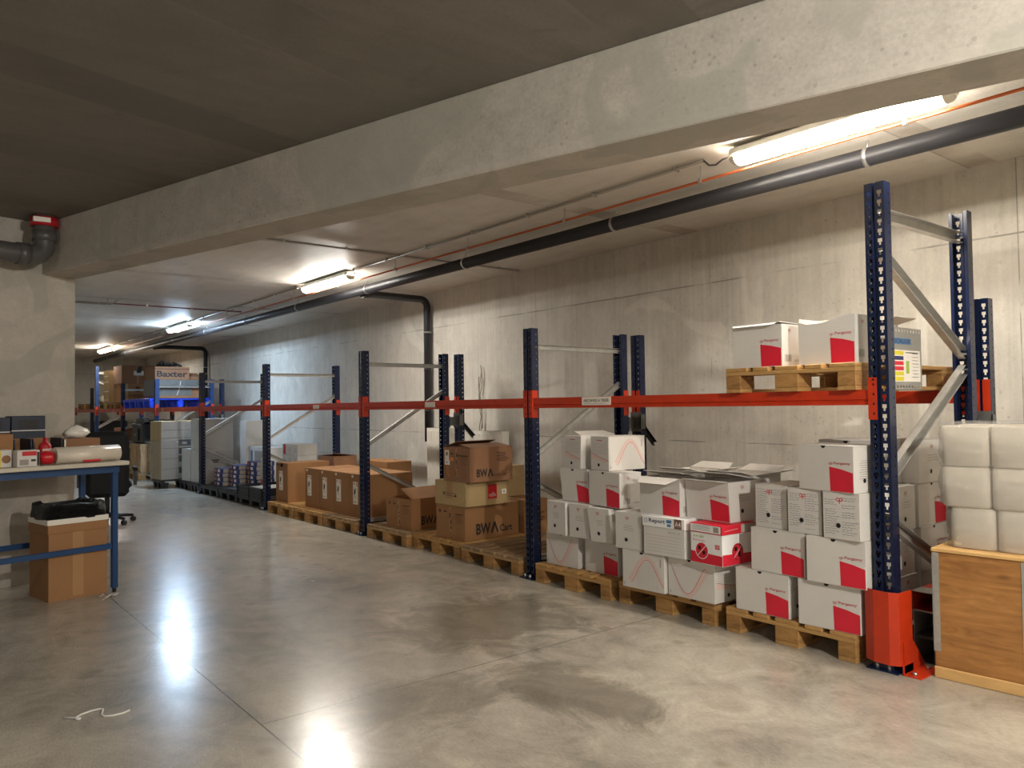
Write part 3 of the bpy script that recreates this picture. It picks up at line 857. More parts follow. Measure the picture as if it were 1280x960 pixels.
# --- left pallet of the bay
archive('white archive box with drooping wave print, bottom left on the pallet by the second frame', -4.53, 3.955, LV[0], 1.5, F='U', Rt='side', grp='a')
archive('white archive box with red panel, bottom right on the pallet by the second frame', -4.135, 3.985, LV[0], .6, w=.33, grp='a')
archive('narrow archive box end, leftmost in the second row by the second frame', -4.46, 3.905, LV[1], -2, w=.215, d=.335, F='S', Rt='', grp='a')
archive('narrow archive box end with pink side, second from left in the second row', -4.215, 3.905, LV[1], 2, w=.205, d=.335, F='S', Rt='', grp='a')
archive('narrow archive box end leaning to the left in the second row', -3.968, 3.885, LV[1], 2, w=.205, d=.335, h=.235, F='S', Rt='', shx=-.14, grp='a')
archive('narrow archive box end left of the printed paper carton', -3.68, 3.835, LV[1], 3, w=.225, d=.335, F='S', Rt='', grp='b')
archive('open archive box with red panel leaning left, third row by the second frame', -4.372, 3.985, LV[2], 0, w=.30, d=.2, lid='closed', shx=-.11, grp='a')
archive('archive box with red panel and bright barcode side, third row', -4.052, 3.955, LV[2], -6, w=.34, d=.2, Rt='bar', grp='a')
archive('ruled archive box end with wave, top left of the archive stack by the second frame', -4.385, 4.02, LV[3], -6, w=.205, d=.34, F='L', Rt='', shx=.03, grp='a', lid='left')
archive('ruled archive box end with large bright wave side, top right of the archive stack', -4.085, 4.01, LV[3], -6, w=.205, d=.345, F='L', Rt='A', grp='a')
# --- middle pallet
archive('white archive box with arched wave print and thin stripes, bottom row', -3.615, 3.83, LV[0], 3, F='A', Rt='', grp='b')
archive('white archive box with drooping wave print and ruled side, bottom row', -3.262, 3.875, LV[0], 0, w=.36, d=.30, F='U', Rt='L', grp='b')
archive('open archive box with red panel and hanging flap on the printed paper carton', -3.515, 3.905, LV[2] - .003, 0, w=.335, d=.2, lid='front', Rt='bar', grp='b')
archive('open archive box with red panel on the red and white carton', -3.165, 3.955, LV[2] - .003, -2, w=.335, d=.29, lid='top', Rt='S', shx=-.05, grp='b')
for i in range(3):
    last = i == 2
    archive('open archive box with raised flaps behind the hanging-flap box on the middle pallet' if last else 'white archive box hidden behind the front row of the middle pallet', -3.66, 4.32, LV[i], 1, w=.345, d=.3, h=.245 if not last else .25, F='', Rt='', lid='wide' if last else 'closed', grp='b' if last else 'hidden archive boxes on the middle pallet')
    archive('open archive box with raised flaps at the back right of the middle pallet' if last else 'white archive box hidden behind the front row of the middle pallet', -3.27, 4.34, LV[i], -1, w=.345, d=.3, h=.245 if not last else .25, F='', Rt='', lid='wide' if last else 'closed', grp='b' if last else 'hidden archive boxes on the middle pallet')
# printed paper carton: body with ruled lines, lid with the word and size
t = thing('paper_carton', 'paper carton with white printed lid and ruled grey body', 'paper carton', (-3.418, 3.825, LV[1]), R(2), AG['b'])
c = Carton(.325, .29, .178); c.shell(M['white'])
for i in range(6): c.rect('F', .02, .025 + .02 * i, .30, .0265 + .02 * i, M['inkgrey'])
c.text('F', 'BOX 10', .20, .148, .011, M['inkgrey'], .09); c.m.build('body', t)
m = Carton(.335, .30, .068); m.shell(M['white2'])
m.text('F', 'Report', .055, .020, .034, M['navyprint'], .13, .015); m.ring('F', .030, .037, .012, .003, M['navyprint'], 12)
m.rect('F', .195, .035, .235, .054, M['bluedull']); m.rect('F', .200, .012, .230, .028, M['bluedull'])
m.rect('F', .255, .004, .312, .064, M['brownprint']); m.text('F', 'A4', .262, .018, .032, M['label'], .044, .004, .0016)
o = m.m.build('lid', t); o.location = (-.005, -.005, .179); o['label'] = 'white lid printed with a word and a paper size'
# red and white carton with crossed-out emblem
t = thing('red_white_carton', 'white carton with red lower band and crossed-out round emblem', 'carton', (-3.045, 3.835, LV[1]), R(-4), AG['b'])
c = Carton(.245, .30, .185); c.shell(M['white2'])
for f, W in (('F', .245), ('R', .30)):
    c.poly(f, [(.001, .003), (W - .001, .003), (W - .001, .062), (.001, .070)], M['red'])
    c.disc(f, W * (.36 if f == 'F' else .45), .078, .047, M['hole'] if f == 'R' else M['red'], .0012, 20)
    c.ring(f, W * (.36 if f == 'F' else .45), .078, .049, .004, M['white2'] if f == 'F' else M['red'])
    uc = W * (.36 if f == 'F' else .45)
    c.rect(f, uc - .028, .082, uc - .008, .105, M['hole'], .0016); c.rect(f, uc + .006, .056, uc + .026, .078, M['hole'], .0016)
    if f == 'R': c.disc(f, uc, .078, .044, M['red'], .0013, 20); c.rect(f, uc - .026, .084, uc - .004, .108, M['hole'], .0016); c.rect(f, uc + .004, .046, uc + .026, .070, M['hole'], .0016)
    c.strip(f, [(uc - .034, .044), (uc + .034, .112)], .004, M['label'], .0022)
c.rect('F', .190, .100, .225, .125, M['red']); c.rect('F', .194, .108, .221, .111, M['label'], .0012); c.rect('F', .194, .116, .221, .119, M['label'], .0012)
c.text('F', 'A4 80', .02, .155, .014, M['green'], .085); c.text('F', 'Recycle', .02, .130, .014, M['red'], .095)
c.m.build('body', t)
m = Carton(.252, .306, .055); m.shell(M['red'])
m.rect('F', .006, .006, .240, .050, M['white2']); m.lines('F', .016, .17, .016, .040, 4, M['inkgrey'], .003, .02); m.rect('F', .185, .012, .225, .044, M['inkgrey'], .0012)
m.rect('R', .17, .004, .30, .052, M['greyboard']); m.strip('R', [(.02, .022), (.06, .026), (.14, .03)], .003, M['pink'])
o = m.m.build('lid', t); o.location = (-.0035, -.003, .1855)
# --- upper pallet
TZ = HB + .145
archive('open archive box with red panel on the upper pallet, left one with lid sagging', -2.775, 3.93, TZ, 0, w=.325, d=.2, Rt='bar', lid='sag', grp='t')
archive('open archive box with red panel on the upper pallet, right one with torn top', -2.355, 3.945, TZ, 0, w=.325, d=.2, h=.258, Rt='bar', lid='torn', grp='t')
archive('open archive box at the back of the upper pallet behind the load sign', -2.46, 4.35, TZ, 0, w=.33, d=.3, F='', Rt='', lid='wide', grp='t')
# load sign
t = thing('load_sign', 'grey perforated load sign with coloured fields at the end of the upper pallet', 'sign', (-1.982, 4.185, HB + .001), R(90))
m = MB()
SW, SH = .42, .345
T0 = MB()
T0.box((0, 0, .035), (SW, .003, SH - .035), M['signgrey'])
n = 12
for zz in (0, SH - .035):
    T0.box((0, 0, zz), (SW, .003, zz + .010), M['signgrey']); T0.box((0, 0, zz + .024), (SW, .003, zz + .035), M['signgrey'])
    for i in range(n + 1):
        x0 = SW * i / n - .011 if i else 0; x1 = min(SW, SW * i / n + .009)
        T0.box((x0, 0, zz + .010), (x1, .003, zz + .024), M['signgrey'])
T0.build('plate', t)
c = Carton(SW, .003, SH)
c.text('F', 'MECALUX', .045, SH - .088, .024, M['navyprint'], .24, .02, .0016)
c.rect('F', .04, SH - .093, .29, SH - .059, M['bluedull'], .0008)
c.rect('F', .015, .045, .40, SH - .125, M['label'], .0008)
for i, k in enumerate(('yellow', 'yellow', 'red', 'red', 'navyprint', 'yellow')):
    c.rect('F', .03, .050 + i * .0285, .195, .050 + i * .0285 + .022, M[k], .0014)
c.lines('F', .29, .39, .07, .20, 8, M['inkgrey'], .003, .02); c.rect('F', .225, .09, .262, .16, M['green'], .0014); c.lines('F', .22, .38, .205, .205, 1, M['inkgrey'], .005)
o = c.m.build('printed_notice', t)

# ------------------------------------------------------------------ kraft cartons on the floor pallets
KG = 'cartons on the pallets right of the third frame'
def carton(name, label, x, y, z, w, d, h, yaw=0, mat='kraft', draw=None, lid='closed', grp=None, inner='kraftin', cat='carton'):
    t = thing(name, label, cat, (x, y, z), R(yaw), grp)
    c = Carton(w, d, h); c.shell(M[mat], M[inner], lid != 'closed')
    if draw: draw(c)
    c.m.build('body', t)
    if lid == 'closed':
        m = MB(); m.box((.001, .001, h), (w / 2 - .001, d - .001, h + .003), M[mat]); m.box((w / 2 + .001, .001, h), (w - .001, d - .001, h + .003), M[mat])
        m.build('top_flaps', t)
    elif lid == 'bwa':
        flap(t, M[mat], d * .98, w * .48, (w, d / 2, h + .001), 'L', R(8), skew=.02)
        flap(t, M[mat], d * .98, w * .48, (0, d / 2, h + .001), 'R', R(16), skew=.02)
    elif lid == 'open':
        flap(t, M[mat], d * .98, w * .55, (w, d / 2, h + .001), 'L', R(22), skew=.02)
        flap(t, M[mat], w * .9, .16, (w / 2, d, h + .001), 'B', R(30))
    elif lid == 'flat':
        flap(t, M[mat], w * .98, d * .9, (w / 2, d, h + .001), 'F', R(7), skew=.01)
    return t
def bwa(c, word=None, big=.085, u0=.12, v0=.04, small=None, extra=False):
    d = c.d
    hb = big
    c.text('R', 'BW', u0, v0, hb, M['ink'], hb * 1.75, .034)
    ua = u0 + hb * 1.86
    c.strip('R', [(ua, v0), (ua + hb * .38, v0 + hb * .97)], hb * .21, M['ink'], .0012); c.strip('R', [(ua + hb * .36, v0 + hb * .97), (ua + hb * .76, v0)], hb * .21, M['ink'], .0016)
    if word: c.text('R', word, ua + hb * 1.0, v0, hb * .66, M['ink'], hb * 1.6, .02)
    if small: c.text('R', small, ua + hb * .9, v0 + .002, .016, M['kprint'], .15, .01)
    if extra: c.lines('R', d * .6, d * .92, c.h * .58, c.h * .82, 6, M['kprint'], .008, .05)
    # front end: tape seam with dark smears, panel of small print
    c.rect('F', c.w * .47, .004, c.w * .53, c.h - .004, M['tape'], .0006)
    rr = random.Random(int(c.h * 999) + int(c.d * 77))
    v = .01
    while v < c.h - .04:
        l = rr.uniform(.012, .05); a = c.w * .5 + rr.uniform(-.012, .012); c.rect('F', a - .006, v, a + rr.uniform(.004, .012), v + l, M['kprint'], .0012); v += l + rr.uniform(.004, .03)
    c.rect('F', c.w * .66, c.h * .76, c.w * .94, c.h * .79, M['kprint']); c.lines('F', c.w * .66, c.w * .92, c.h * .5, c.h * .74, 8, M['kprint'], .002, .03)
    c.lines('F', c.w * .66, c.w * .9, c.h * .1, c.h * .36, 6, M['kprint'], .002, .04)
    c.disc('F', c.w * .14, c.h * .82, .016, M['kprint'], .0008); c.rect('F', c.w * .28, c.h * .79, c.w * .38, c.h * .84, M['kprint'])
carton('printed_carton', 'open brown carton with black letters on the dark pallet right of the third frame', -7.04, 3.97, PZ + .001, .44, .56, .30, 4, 'kraft', lambda c: bwa(c), 'open', KG)
carton('printed_carton', 'long brown carton with large black letters at the bottom of the three-carton stack', -6.13, 3.985, PZ + .001, .425, .66, .306, 4, 'kraft', lambda c: bwa(c, 'Cart', .100, .13, .045), 'closed', KG)
def edle(c):
    c.rect('R', .255, .055, .36, .185, M['redfilm']); c.text('R', 'edle', .268, .075, .04, M['pink'], .078, .01, .0014)
    c.rect('R', .42, .09, .475, .135, M['label']); c.rect('R', .44, .102, .452, .118, M['ink'], .0013)
    c.rect('F', .185, .06, .275, c.h - .003, M['tape'], .0006)
    c.strip('F', [(.13, .118), (.33, .108), (.33, .085), (.14, .098), (.13, .118)], .004, M['ink']); c.rect('F', .31, .082, .335, .100, M['ink'], .0013); c.rect('F', .135, .1, .155, .112, M['ink'], .0013)
carton('flat_carton', 'yellowish carton with red square label in the middle of the three-carton stack', -6.145, 3.985, PZ + .3115, .475, .52, .222, 2, 'kraft3', edle, 'closed', KG)
def bwatop(c):
    bwa(c, None, .07, .075, .045, 'BLOODTEST CONCEPT', True)
    c.rect('F', .02, .19, .09, .28, M['label']); c.rect('F', .02, .145, .10, .19, M['white2']); c.rect('F', .045, .16, .06, .175, M['ink'], .0013); c.rect('F', .11, .185, .16, .215, M['orangep'])
    c.rect('F', .03, .25, .07, .256, M['ink'], .0013); c.rect('F', .03, .232, .075, .238, M['ink'], .0013)
    c.strip('F', [(.20, .235), (.36, .235)], .012, M['kprint'], .0015)
    c.lines('F', .03, .11, .04, .12, 6, M['orangep'], .004, .03)
carton('printed_carton', 'brown carton with black letters and white stickers on top of the three-carton stack', -5.995, 3.985, PZ + .5375, .405, .49, .305, 1, 'kraft2', bwatop, 'bwa', KG)
def side_print(c): c.lines('R', .05, .27, .08, .2, 6, M['kprint'], .012, .1)
carton('printed_carton', 'brown carton with dark print standing behind the three-carton stack', -6.40, 4.70, PZ + .001, .70, .30, .31, 0, 'kraft', side_print, 'closed', KG)
carton('flat_carton', 'dull yellow carton at the back behind the red-label carton', -6.40, 4.71, PZ + .316, .36, .28, .30, 0, 'kraft3', None, 'closed', KG)

KB = 'kraft cartons with bird labels'
def bird(u, top=True):
    def d(c):
        v = c.h * .30; hh = .25; wd = .115
        c.rect('F', u, v, u + wd, v + hh, M['label'], .0008)
        c.rect('F', u + .080, v + hh - .045, u + .105, v + hh - .008, M['redfilm'], .0013); c.rect('F', u + .087, v + hh - .03, u + .098, v + hh - .02, M['label'], .0016)
        c.rect('F', u + .008, v + hh - .03, u + .045, v + hh - .012, M['inkgrey'], .0013)
        P = [(u + .018, v + .115), (u + .030, v + .150), (u + .050, v + .172), (u + .060, v + .190), (u + .066, v + .160), (u + .058, v + .128), (u + .044, v + .105)]
        c.poly('F', P[:4] + P[4:], M['ink'], .0013)
        c.poly('F', [(u + .034, v + .10), (u + .05, v + .10), (u + .055, v + .075), (u + .062, v + .062), (u + .05, v + .07)], M['ink'], .0013)
        c.poly('F', [(u + .02, v + .15), (u + .012, v + .165), (u + .02, v + .172), (u + .03, v + .158)], M['ink'], .0013)
        c.rect('F', u + .012, v + .02, u + .072, v + .03, M['inkgrey'], .0013)
        if top: c.rect('F', u - .03, c.h - .04, u + .01, c.h - .012, M['label'], .0008)
    return d
def k1draw(c):
    bird(.10, False)(c); c.rect('F', .14, c.h - .05, .22, c.h - .002, M['hole'], .0012); c.disc('F', .04, c.h - .02, .02, M['kprint']); c.disc('F', .1, c.h - .03, .018, M['kprint'])
    c.rect('R', .3, c.h * .42, .34, c.h * .45, M['label'])
carton('bird_label_carton', 'kraft carton with bird label and dark tape, standing alone right of the black crate', -10.01, 3.985, PZ + .001, .355, .60, .505, 2, 'kraft', k1draw, 'closed', KB)
x = -9.16
for i, (wd, u, lb) in enumerate(((.41, .07, 'leftmost of the four in a row'), (.375, .08, 'second of the four in a row from the left'), (.37, .06, 'third of the four in a row from the left'), (.375, .09, 'rightmost of the four in a row, beside the third frame'))):
    carton('bird_label_carton', 'kraft carton with bird label, ' + lb, x, 4.02, PZ + .001, wd, .60, .478, .4, 'kraft', bird(u), 'closed', KB)
    x += wd + .013
carton('open_carton', 'big kraft carton with lid ajar behind the bird-label cartons', -10.22, 4.68, PZ + .001, .50, .34, .56, 0, 'kraft2', None, 'flat', None)
carton('kraft_carton', 'kraft carton behind the third frame at the back of the bird-label row', -9.0, 4.68, PZ + .001, .73, .34, .55, 0, 'kraft', None, 'closed', None)

# ------------------------------------------------------------------ bay of black pallets, indigo boxes, folding crate
def black_pallet(x, y, label, w=.8, L=1.15, mat='black2', z=0, h=.15, name='plastic_pallet', grp='black plastic pallets', cat='pallet'):
    t = thing(name, label, cat, (x, y, z), 0, grp)
    m = MB(); mt = M[mat]; n = 7
    for i in range(n):
        a = w * i / n + .006; m.box((a, 0, h - .03), (a + w / n - .012, L, h), mt, .003)
    for y0 in (0, L / 2 - .03, L - .06): m.box((0, y0, h - .055), (w, y0 + .06, h - .03), mt)
    m.build('deck', t)
    for xb in (0.01, w / 2 - .055, w - .12):
        for yb in (.01, L / 2 - .06, L - .13):
            m = MB(); m.hexa([(xb + .012, yb + .012, 0), (xb + .098, yb + .012, 0), (xb + .098, yb + .108, 0), (xb + .012, yb + .108, 0), (xb, yb, h - .055), (xb + .11, yb, h - .055), (xb + .11, yb + .12, h - .055), (xb, yb + .12, h - .055)], mt, .004)
            m.build('foot', t)
    return t
black_pallet(-13.02, 3.93, 'black plastic pallet under the leftmost stack of small indigo boxes')
black_pallet(-12.18, 3.93, 'black plastic pallet left of the black folding crate')
black_pallet(-14.33, 3.93, 'black plastic pallet under the single white carton', .62)
black_pallet(-13.69, 3.93, 'black plastic pallet under the tall white double cartons', .5)
black_pallet(-14.98, 3.66, 'black plastic pallet under the film-wrapped stack', .62, .9)
# folding crate
t = thing('folding_crate', 'black ribbed folding crate at the foot of the fourth frame', 'crate', (-11.33, 3.93, 0), 0)
m = MB(); m.box((0, 0, .08), (.93, .6, .10), M['black2'])
for a, b in (((0, 0, .1), (.93, .02, .27)), ((0, .58, .1), (.93, .6, .27)), ((0, .02, .1), (.02, .58, .27)), ((.91, .02, .1), (.93, .58, .27))): m.box(a, b, M['black2'])
for z in (.115, .16, .205, .25):
    m.box((-.006, -.008, z), (.936, -.0, z + .012), M['black'])
for x0 in (.0, .45, .915): m.box((x0 - .004, -.012, .09), (x0 + .02, -.001, .272), M['black'])
m.build('body', t)
for x0 in (.02, .42, .80):
    for y0 in (.02, .46):
        m = MB(); m.box((x0, y0, 0), (x0 + .11, y0 + .12, .08), M['black2'], .004); m.build('foot', t)
m = MB(); m.box((.34, .04, .102), (.62, .5, .262), M['white2']); m.box((.64, .05, .102), (.88, .4, .258), M['label'])
o = m.build('paper_stack', None, (-11.33, 3.93, 0)); tag(o, 'white paper sheets lying in the black folding crate', 'paper')
m.bm = None
carton('slim_box', 'tall slim white box with red foot standing in the black folding crate', -11.17, 4.21, .101, .13, .07, .54, 0, 'white', lambda c: c.rect('F', .01, .16, .118, .24, M['redfilm']), 'closed', None, cat='box')
IB = 'small indigo boxes in three stacks'
def indigo(x, y, z, label, top=False):
    t = thing('small_box', label, 'box', (x, y, z), 0, IB)
    c = Carton(.34, .30, .066); c.shell(M['bluebox'])
    c.rect('F', .03, .012, .10, .054, M['orangep' if not top else 'redfilm']); c.rect('F', .17, .012, .27, .054, M['white2'])
    c.rect('R', .03, .004, .26, .062, M['greyboard']); c.m.build('body', t)
    m = MB(); m.box((-.001, -.001, .066), (.341, .301, .0675), M['bluebox']); m.build('lid', t)
    return t
names = ('bottom', 'second from bottom', 'third from bottom', 'fourth from bottom', 'fifth from bottom', 'topmost')
for nm, x0, y0, n in (('left', -12.80, 4.06, 4), ('middle', -12.34, 4.16, 5), ('right', -11.93, 4.28, 6)):
    for i in range(n):
        if i == n - 1: w_ = 'topmost'
        else: w_ = names[i]
        indigo(x0, y0 + (.01 if i % 2 else 0), .151 + i * .0685, 'small indigo box with white label, %s in the %s stack' % (w_, nm), n == 6 and i == 5)
# white cartons
WG = 'white cartons left of the fifth frame'
carton('white_carton', 'white upright carton with seam, in front of the illustrated wrapped stack', -14.12, 3.935, .151, .42, .5, .54, 3, 'white', None, 'closed', WG)
def dbl(c):
    c.rect('R', .004, .004, c.d - .004, c.h - .004, M['greyboard'], .0006); c.lines('R', c.d * .35, c.d * .6, c.h * .60, c.h * .66, 2, M['kprint'], .02, .04)
carton('white_carton', 'lower of two white cartons with grey sides behind the fifth frame', -13.66, 3.955, .151, .36, .58, .535, 3, 'white', dbl, 'closed', WG)
carton('white_carton', 'upper of two white cartons with grey sides behind the fifth frame', -13.66, 3.955, .691, .36, .58, .52, 3, 'white', lambda c: c.rect('R', .004, .004, c.d - .004, c.h - .004, M['greyboard'], .0006), 'closed', WG)
carton('white_carton', 'tall pale carton at the back right of the white double cartons', -13.01, 4.56, .151, .28, .42, 1.02, 0, 'white2', None, 'closed', WG)
carton('white_carton', 'low white carton behind the small indigo boxes', -12.70, 4.60, .151, .92, .45, .60, 0, 'white2', lambda c: (c.rect('F', .25, .02, .93, c.h - .06, M['greyboard']), c.rect('F', .08, .2, .16, c.h - .06, M['bluedull'])), 'closed', WG)
# six small white boxes stacked at the back, on a white carton
carton('white_carton', 'white carton under the six small white boxes at the back', -11.35, 4.60, .151, .62, .42, .36, 0, 'white', None, 'closed', WG)
black_pallet(-11.36, 4.58, 'black plastic pallet at the back under the small white boxes', .64, .46)
for r in range(2):
    for k in range(3):
        rowl = ('lower', 'upper')[r]; cl = ('left one with a red band', 'middle one', 'right one')[k] if r else ('left one', 'middle one', 'right one')[k]
        carton('small_white_box', 'small white box at the back, %s row of three, %s' % (rowl, cl), -11.345 + k * .19, 4.62, .5145 + r * .1635, .185, .3, .158, 0, 'white',
               (lambda c: c.rect('F', .04, .004, .12, .154, M['redfilm'])) if (r and not k) else (lambda c: c.lines('F', .04, .14, .05, .10, 3, M['inkgrey'], .006, .03)), 'closed', 'six small white boxes', cat='box')
# wrapped stack
t = thing('wrapped_stack', 'tall film-wrapped cardboard stack with printed appliance pictures', 'pallet load', (-14.93, 3.62, 0), R(4))
c = Carton(.56, .85, 1.02); c.shell(M['kraft3'])
for u in (.18, .36): c.rect('F', u, .01, u + .015, 1.0, M['kraft'])
c.rect('R', .004, .004, .846, 1.01, M['greyboard'], .0006)
for v in (.18, .36, .54, .72, .86): c.rect('R', .01, v, .84, v + .006, M['kprint'])
for v in (.10, .30, .44, .58): c.rect('R', .30, v, .55, v + .11, M['ink']); c.rect('R', .36, v + .03, .44, v + .07, M['greyboard'], .0013)
c.rect('R', .58, .50, .84, .74, M['white2']); c.rect('R', .64, .62, .82, .67, M['ink'], .0013); c.ring('R', .74, .60, .05, .012, M['bluedull']); c.rect('R', .64, .53, .76, .56, M['ink'], .0013)
o = c.m.build('cartons', t); o.location = (0, 0, .152)
m = MB()
for k in range(3):
    pts = []
m.prism([(-.008, -.010, .153), (.57, -.010, .153), (.57, .86, .153), (-.008, .86, .153)], (0, 0, .68), M['film']); m.build('wrap_film', t)
m = MB(); rr = random.Random(5)
for zc in (.16, .58, .66):
    for k in range(7):
        a = rr.uniform(-.1, .18); p = Vector((a, -.02, zc + rr.uniform(0, .12)))
        q = p + Vector((rr.uniform(-.12, .08), -.05, rr.uniform(-.12, .1)));
        m.prism([p, p + Vector((.07, 0, .02)), q], (0, -.004, 0), M['film'])
m.build('loose_film', t)
# wooden crate with a black machine on it, on a pallet
pallet(-17.22, 3.76, 0, 'wooden pallet under the rough timber crate and black machine', PG)
t = thing('timber_crate', 'rough pale timber crate under the black machine', 'crate', (-17.18, 3.78, PZ + .001), R(4))
m = MB()
for i in range(5):
    m.box((.002 + i * .132, 0, .0), (.128 + i * .132, .02, .56), M['crossply'], .003)
    m.box((.64, .0 + i * .14, .0), (.66, .134 + i * .14, .56), M['crossply'], .003)
m.build('side_boards', t)
m = MB(); m.box((.02, .02, 0), (.64, .70, .555), M['crossply']); m.build('inner_box', t)
m = MB(); m.box((-.01, -.014, .04), (.67, -.001, .10), M['crossply']); m.box((-.01, -.014, .46), (.67, -.001, .53), M['crossply']); m.build('battens', t)
t = thing('black_machine', 'black machine with controls on top of the rough timber crate', 'machine', (-17.22, 3.82, PZ + .562), R(4))
m = MB(); m.box((0, 0, 0), (.72, .62, .42), M['machine'], .03); m.build('body', t)
m = MB(); m.box((.12, -.02, .06), (.46, .0, .30), M['black'], .006); m.box((.22, -.024, .16), (.36, -.019, .20), M['plate']); m.build('front_panel', t)
m = MB()
for a in (.1, .22, .38, .52): m.box((a, .05, .42), (a + .07, .16, .50), M['plate'], .008)
m.box((.0, .2, .42), (.70, .6, .47), M['machine'], .01); m.build('control_block', t)
m = MB(); m.tube([(.05, -.03, .36), (.3, -.06, .40), (.66, -.03, .37)], .012, M['plate'], 8); m.build('hose', t)

# ------------------------------------------------------------------ goods on the far upper beams
UG = 'goods on the far upper beams'
black_pallet(-17.02, 3.86, 'right one of two blue plastic pallets on the far upper beams, under grey cartons', 1.04, 1.15, 'bluep', HB + .002, .18, 'plastic_pallet', UG)
black_pallet(-18.2, 3.86, 'left one of two blue plastic pallets on the far upper beams, nearly empty', 1.1, 1.15, 'bluep', HB + .002, .18, 'plastic_pallet', UG)
UZ = HB + .184
def tapes(c):
    c.rect('R', c.d * .45, .0, c.d * .52, c.h, M['tape']); c.rect('R', c.d * .36, c.h * .45, c.d * .66, c.h * .70, M['label'], .0013)
    c.poly('R', [(c.d * .44, c.h * .6), (c.d * .58, c.h * .6), (c.d * .62, c.h * .95), (c.d * .48, c.h * .95)], M['ink'], .0016)
def lowp(c): c.rect('R', c.d * .36, .03, c.d * .72, c.h * .42, M['kraft2']); c.rect('R', c.d * .45, c.h * .55, c.d * .6, c.h * .85, M['kprint']); c.rect('R', 0, 0, c.d * .2, c.h, M['kraft3'])
carton('brown_carton', 'lower brown carton behind the dark seventh frame on the upper beams', -20.0, 4.06, HB + .147, .80, .62, .42, 0, 'kraft', lowp, 'closed', UG)
carton('brown_carton', 'upper brown carton with white sheet label behind the dark seventh frame', -20.0, 4.05, HB + .572, .80, .70, .41, 0, 'kraft2', tapes, 'closed', UG)
carton('strapped_carton', 'narrow strapped carton left of the two brown cartons on the upper beams', -20.6, 3.95, HB + .001, .55, 1.08, .90, 0, 'kraft3', lambda c: [c.rect('F', 0, v, c.w, v + .02, M['label']) for v in (.2, .4, .62, .76)], 'closed', UG)
carton('grey_carton', 'long grey-sided carton on the right blue pallet', -16.75, 3.94, UZ, .78, .92, .36, 0, 'kraft2', lambda c: (c.rect('F', 0, .05, c.w, c.h, M['plate']), c.rect('R', 0, .05, c.d, c.h, M['plate']), c.rect('R', 0, .19, c.d, .20, M['kprint'], .0012), c.strip('R', [(.42, .06), (.47, .2), (.49, .33)], .012, M['label'], .0016), c.rect('R', .70, .05, .9, .2, M['kraft2'], .0013)), 'closed', UG)
carton('lettered_carton', 'flat brown carton with black slanted lettering on the grey-sided carton', -16.72, 3.96, UZ + .364, .74, .64, .25, 0, 'kraft2', lambda c: (c.text('R', 'Baxter', .03, .05, .12, M['ink'], .57, .03), c.rect('R', .0, .2, .64, .215, M['kprint'])), 'closed', UG)
m = MB(); rr = random.Random(9)
for i in range(14):
    x0, y0 = rr.uniform(0, .45), rr.uniform(0, .4); m.tube([(x0, y0, .018), (x0 + rr.uniform(-.1, .15), y0 + .08, rr.uniform(.04, .13)), (x0 + rr.uniform(0, .2), y0 + .12, .02)], .018, M['black'], 6)
o = m.build('cable_heap', None, (-16.62, 4.02, UZ + .62)); tag(o, 'heap of black cables on top of the lettered carton', 'cables')
carton('open_carton', 'open dull carton with raised flap at the right end of the grey-sided carton', -16.5, 4.62, UZ + .364, .40, .24, .06, 0, 'kraft2', None, 'open', UG)
# far left end
rack_beam(UX[8] - 2.8, YF, 'short visible piece of orange front beam beyond the tall far frame')
rack_beam(UX[8] - 2.8, YF + D, 'orange rear beam beyond the tall far frame', True)
t = thing('rack_post', 'single dark post standing inside the far left bay', 'rack post', (-22.62, 4.02, 0), 0, 'single posts behind the rack frames')
sheet(get_up(1.974, M['navy']), t); part(FOOT, t)
m = MB(); m.tube([(0, 0, .12), (1.0, 0, .12)], .12, M['paper'], 20); o = m.build('paper_roll', None, (-23.7, 4.45, HB + .146)); tag(o, 'cream paper roll on the pallet at the far left end', 'paper roll')
pallet(-23.55, 3.9, HB, 'small pallet under the cream roll at the far left end', PG, 0, 'pallets up on the beams')
m = MB(); m.box((0, 0, 0), (.9, .7, 1.1), M['machine'], .03); m.box((.05, -.02, .5), (.85, 0, .9), M['black']); m.box((.05, -.02, .1), (.85, 0, .45), M['black2'])
o = m.build('dark_cabinet', None, (-24.1, 4.35, 0)); tag(o, 'dark cabinet on the floor at the far left end', 'cabinet')
carton('kraft_carton', 'dull brown carton on the floor between the two far left frames', -21.2, 4.3, 0, 1.2, .8, .95, 0, 'kraft2', None, 'closed', None)

# ------------------------------------------------------------------ radiators and cables behind the racks
def radiator(x, y, z, L, H, label, rz=0):
    t = thing('radiator', label, 'radiator', (x, y, z), rz, 'spare radiators by the back wall')
    m = MB(); m.box((0, 0, 0), (L, .012, H), M['rad'], .004); m.box((0, .088, 0), (L, .1, H), M['rad'], .004)
    n = int(L / .035)
    for i in range(n): m.box((.01 + i * .035, -.006, .03), (.03 + i * .035, .002, H - .03), M['rad'], .003)
    m.build('panel', t)
    m = MB(); m.box((-.002, .0, .01), (.004, .1, H), M['rad']); m.box((L - .004, 0, .01), (L + .002, .1, H), M['rad']); m.box((0, 0, H), (L, .1, H + .006), M['rad'])
    for i in range(int(L / .03)): m.box((.01 + i * .03, .02, H + .006), (.025 + i * .03, .08, H + .008), M['inkgrey'])
    m.build('casing', t)
    m = MB(); m.tube([(-.05, .05, H - .05), (0, .05, H - .05)], .016, M['steel'], 10); m.build('valve_stub', t)
    return t
radiator(-8.62, wally(-8.6) - .19, .03, .50, 1.05, 'white radiator standing at the foot of the dark vertical pipe')
radiator(-7.60, wally(-7.4) - .15, .03, .55, 1.03, 'white ribbed radiator behind the top printed carton')
m = MB()
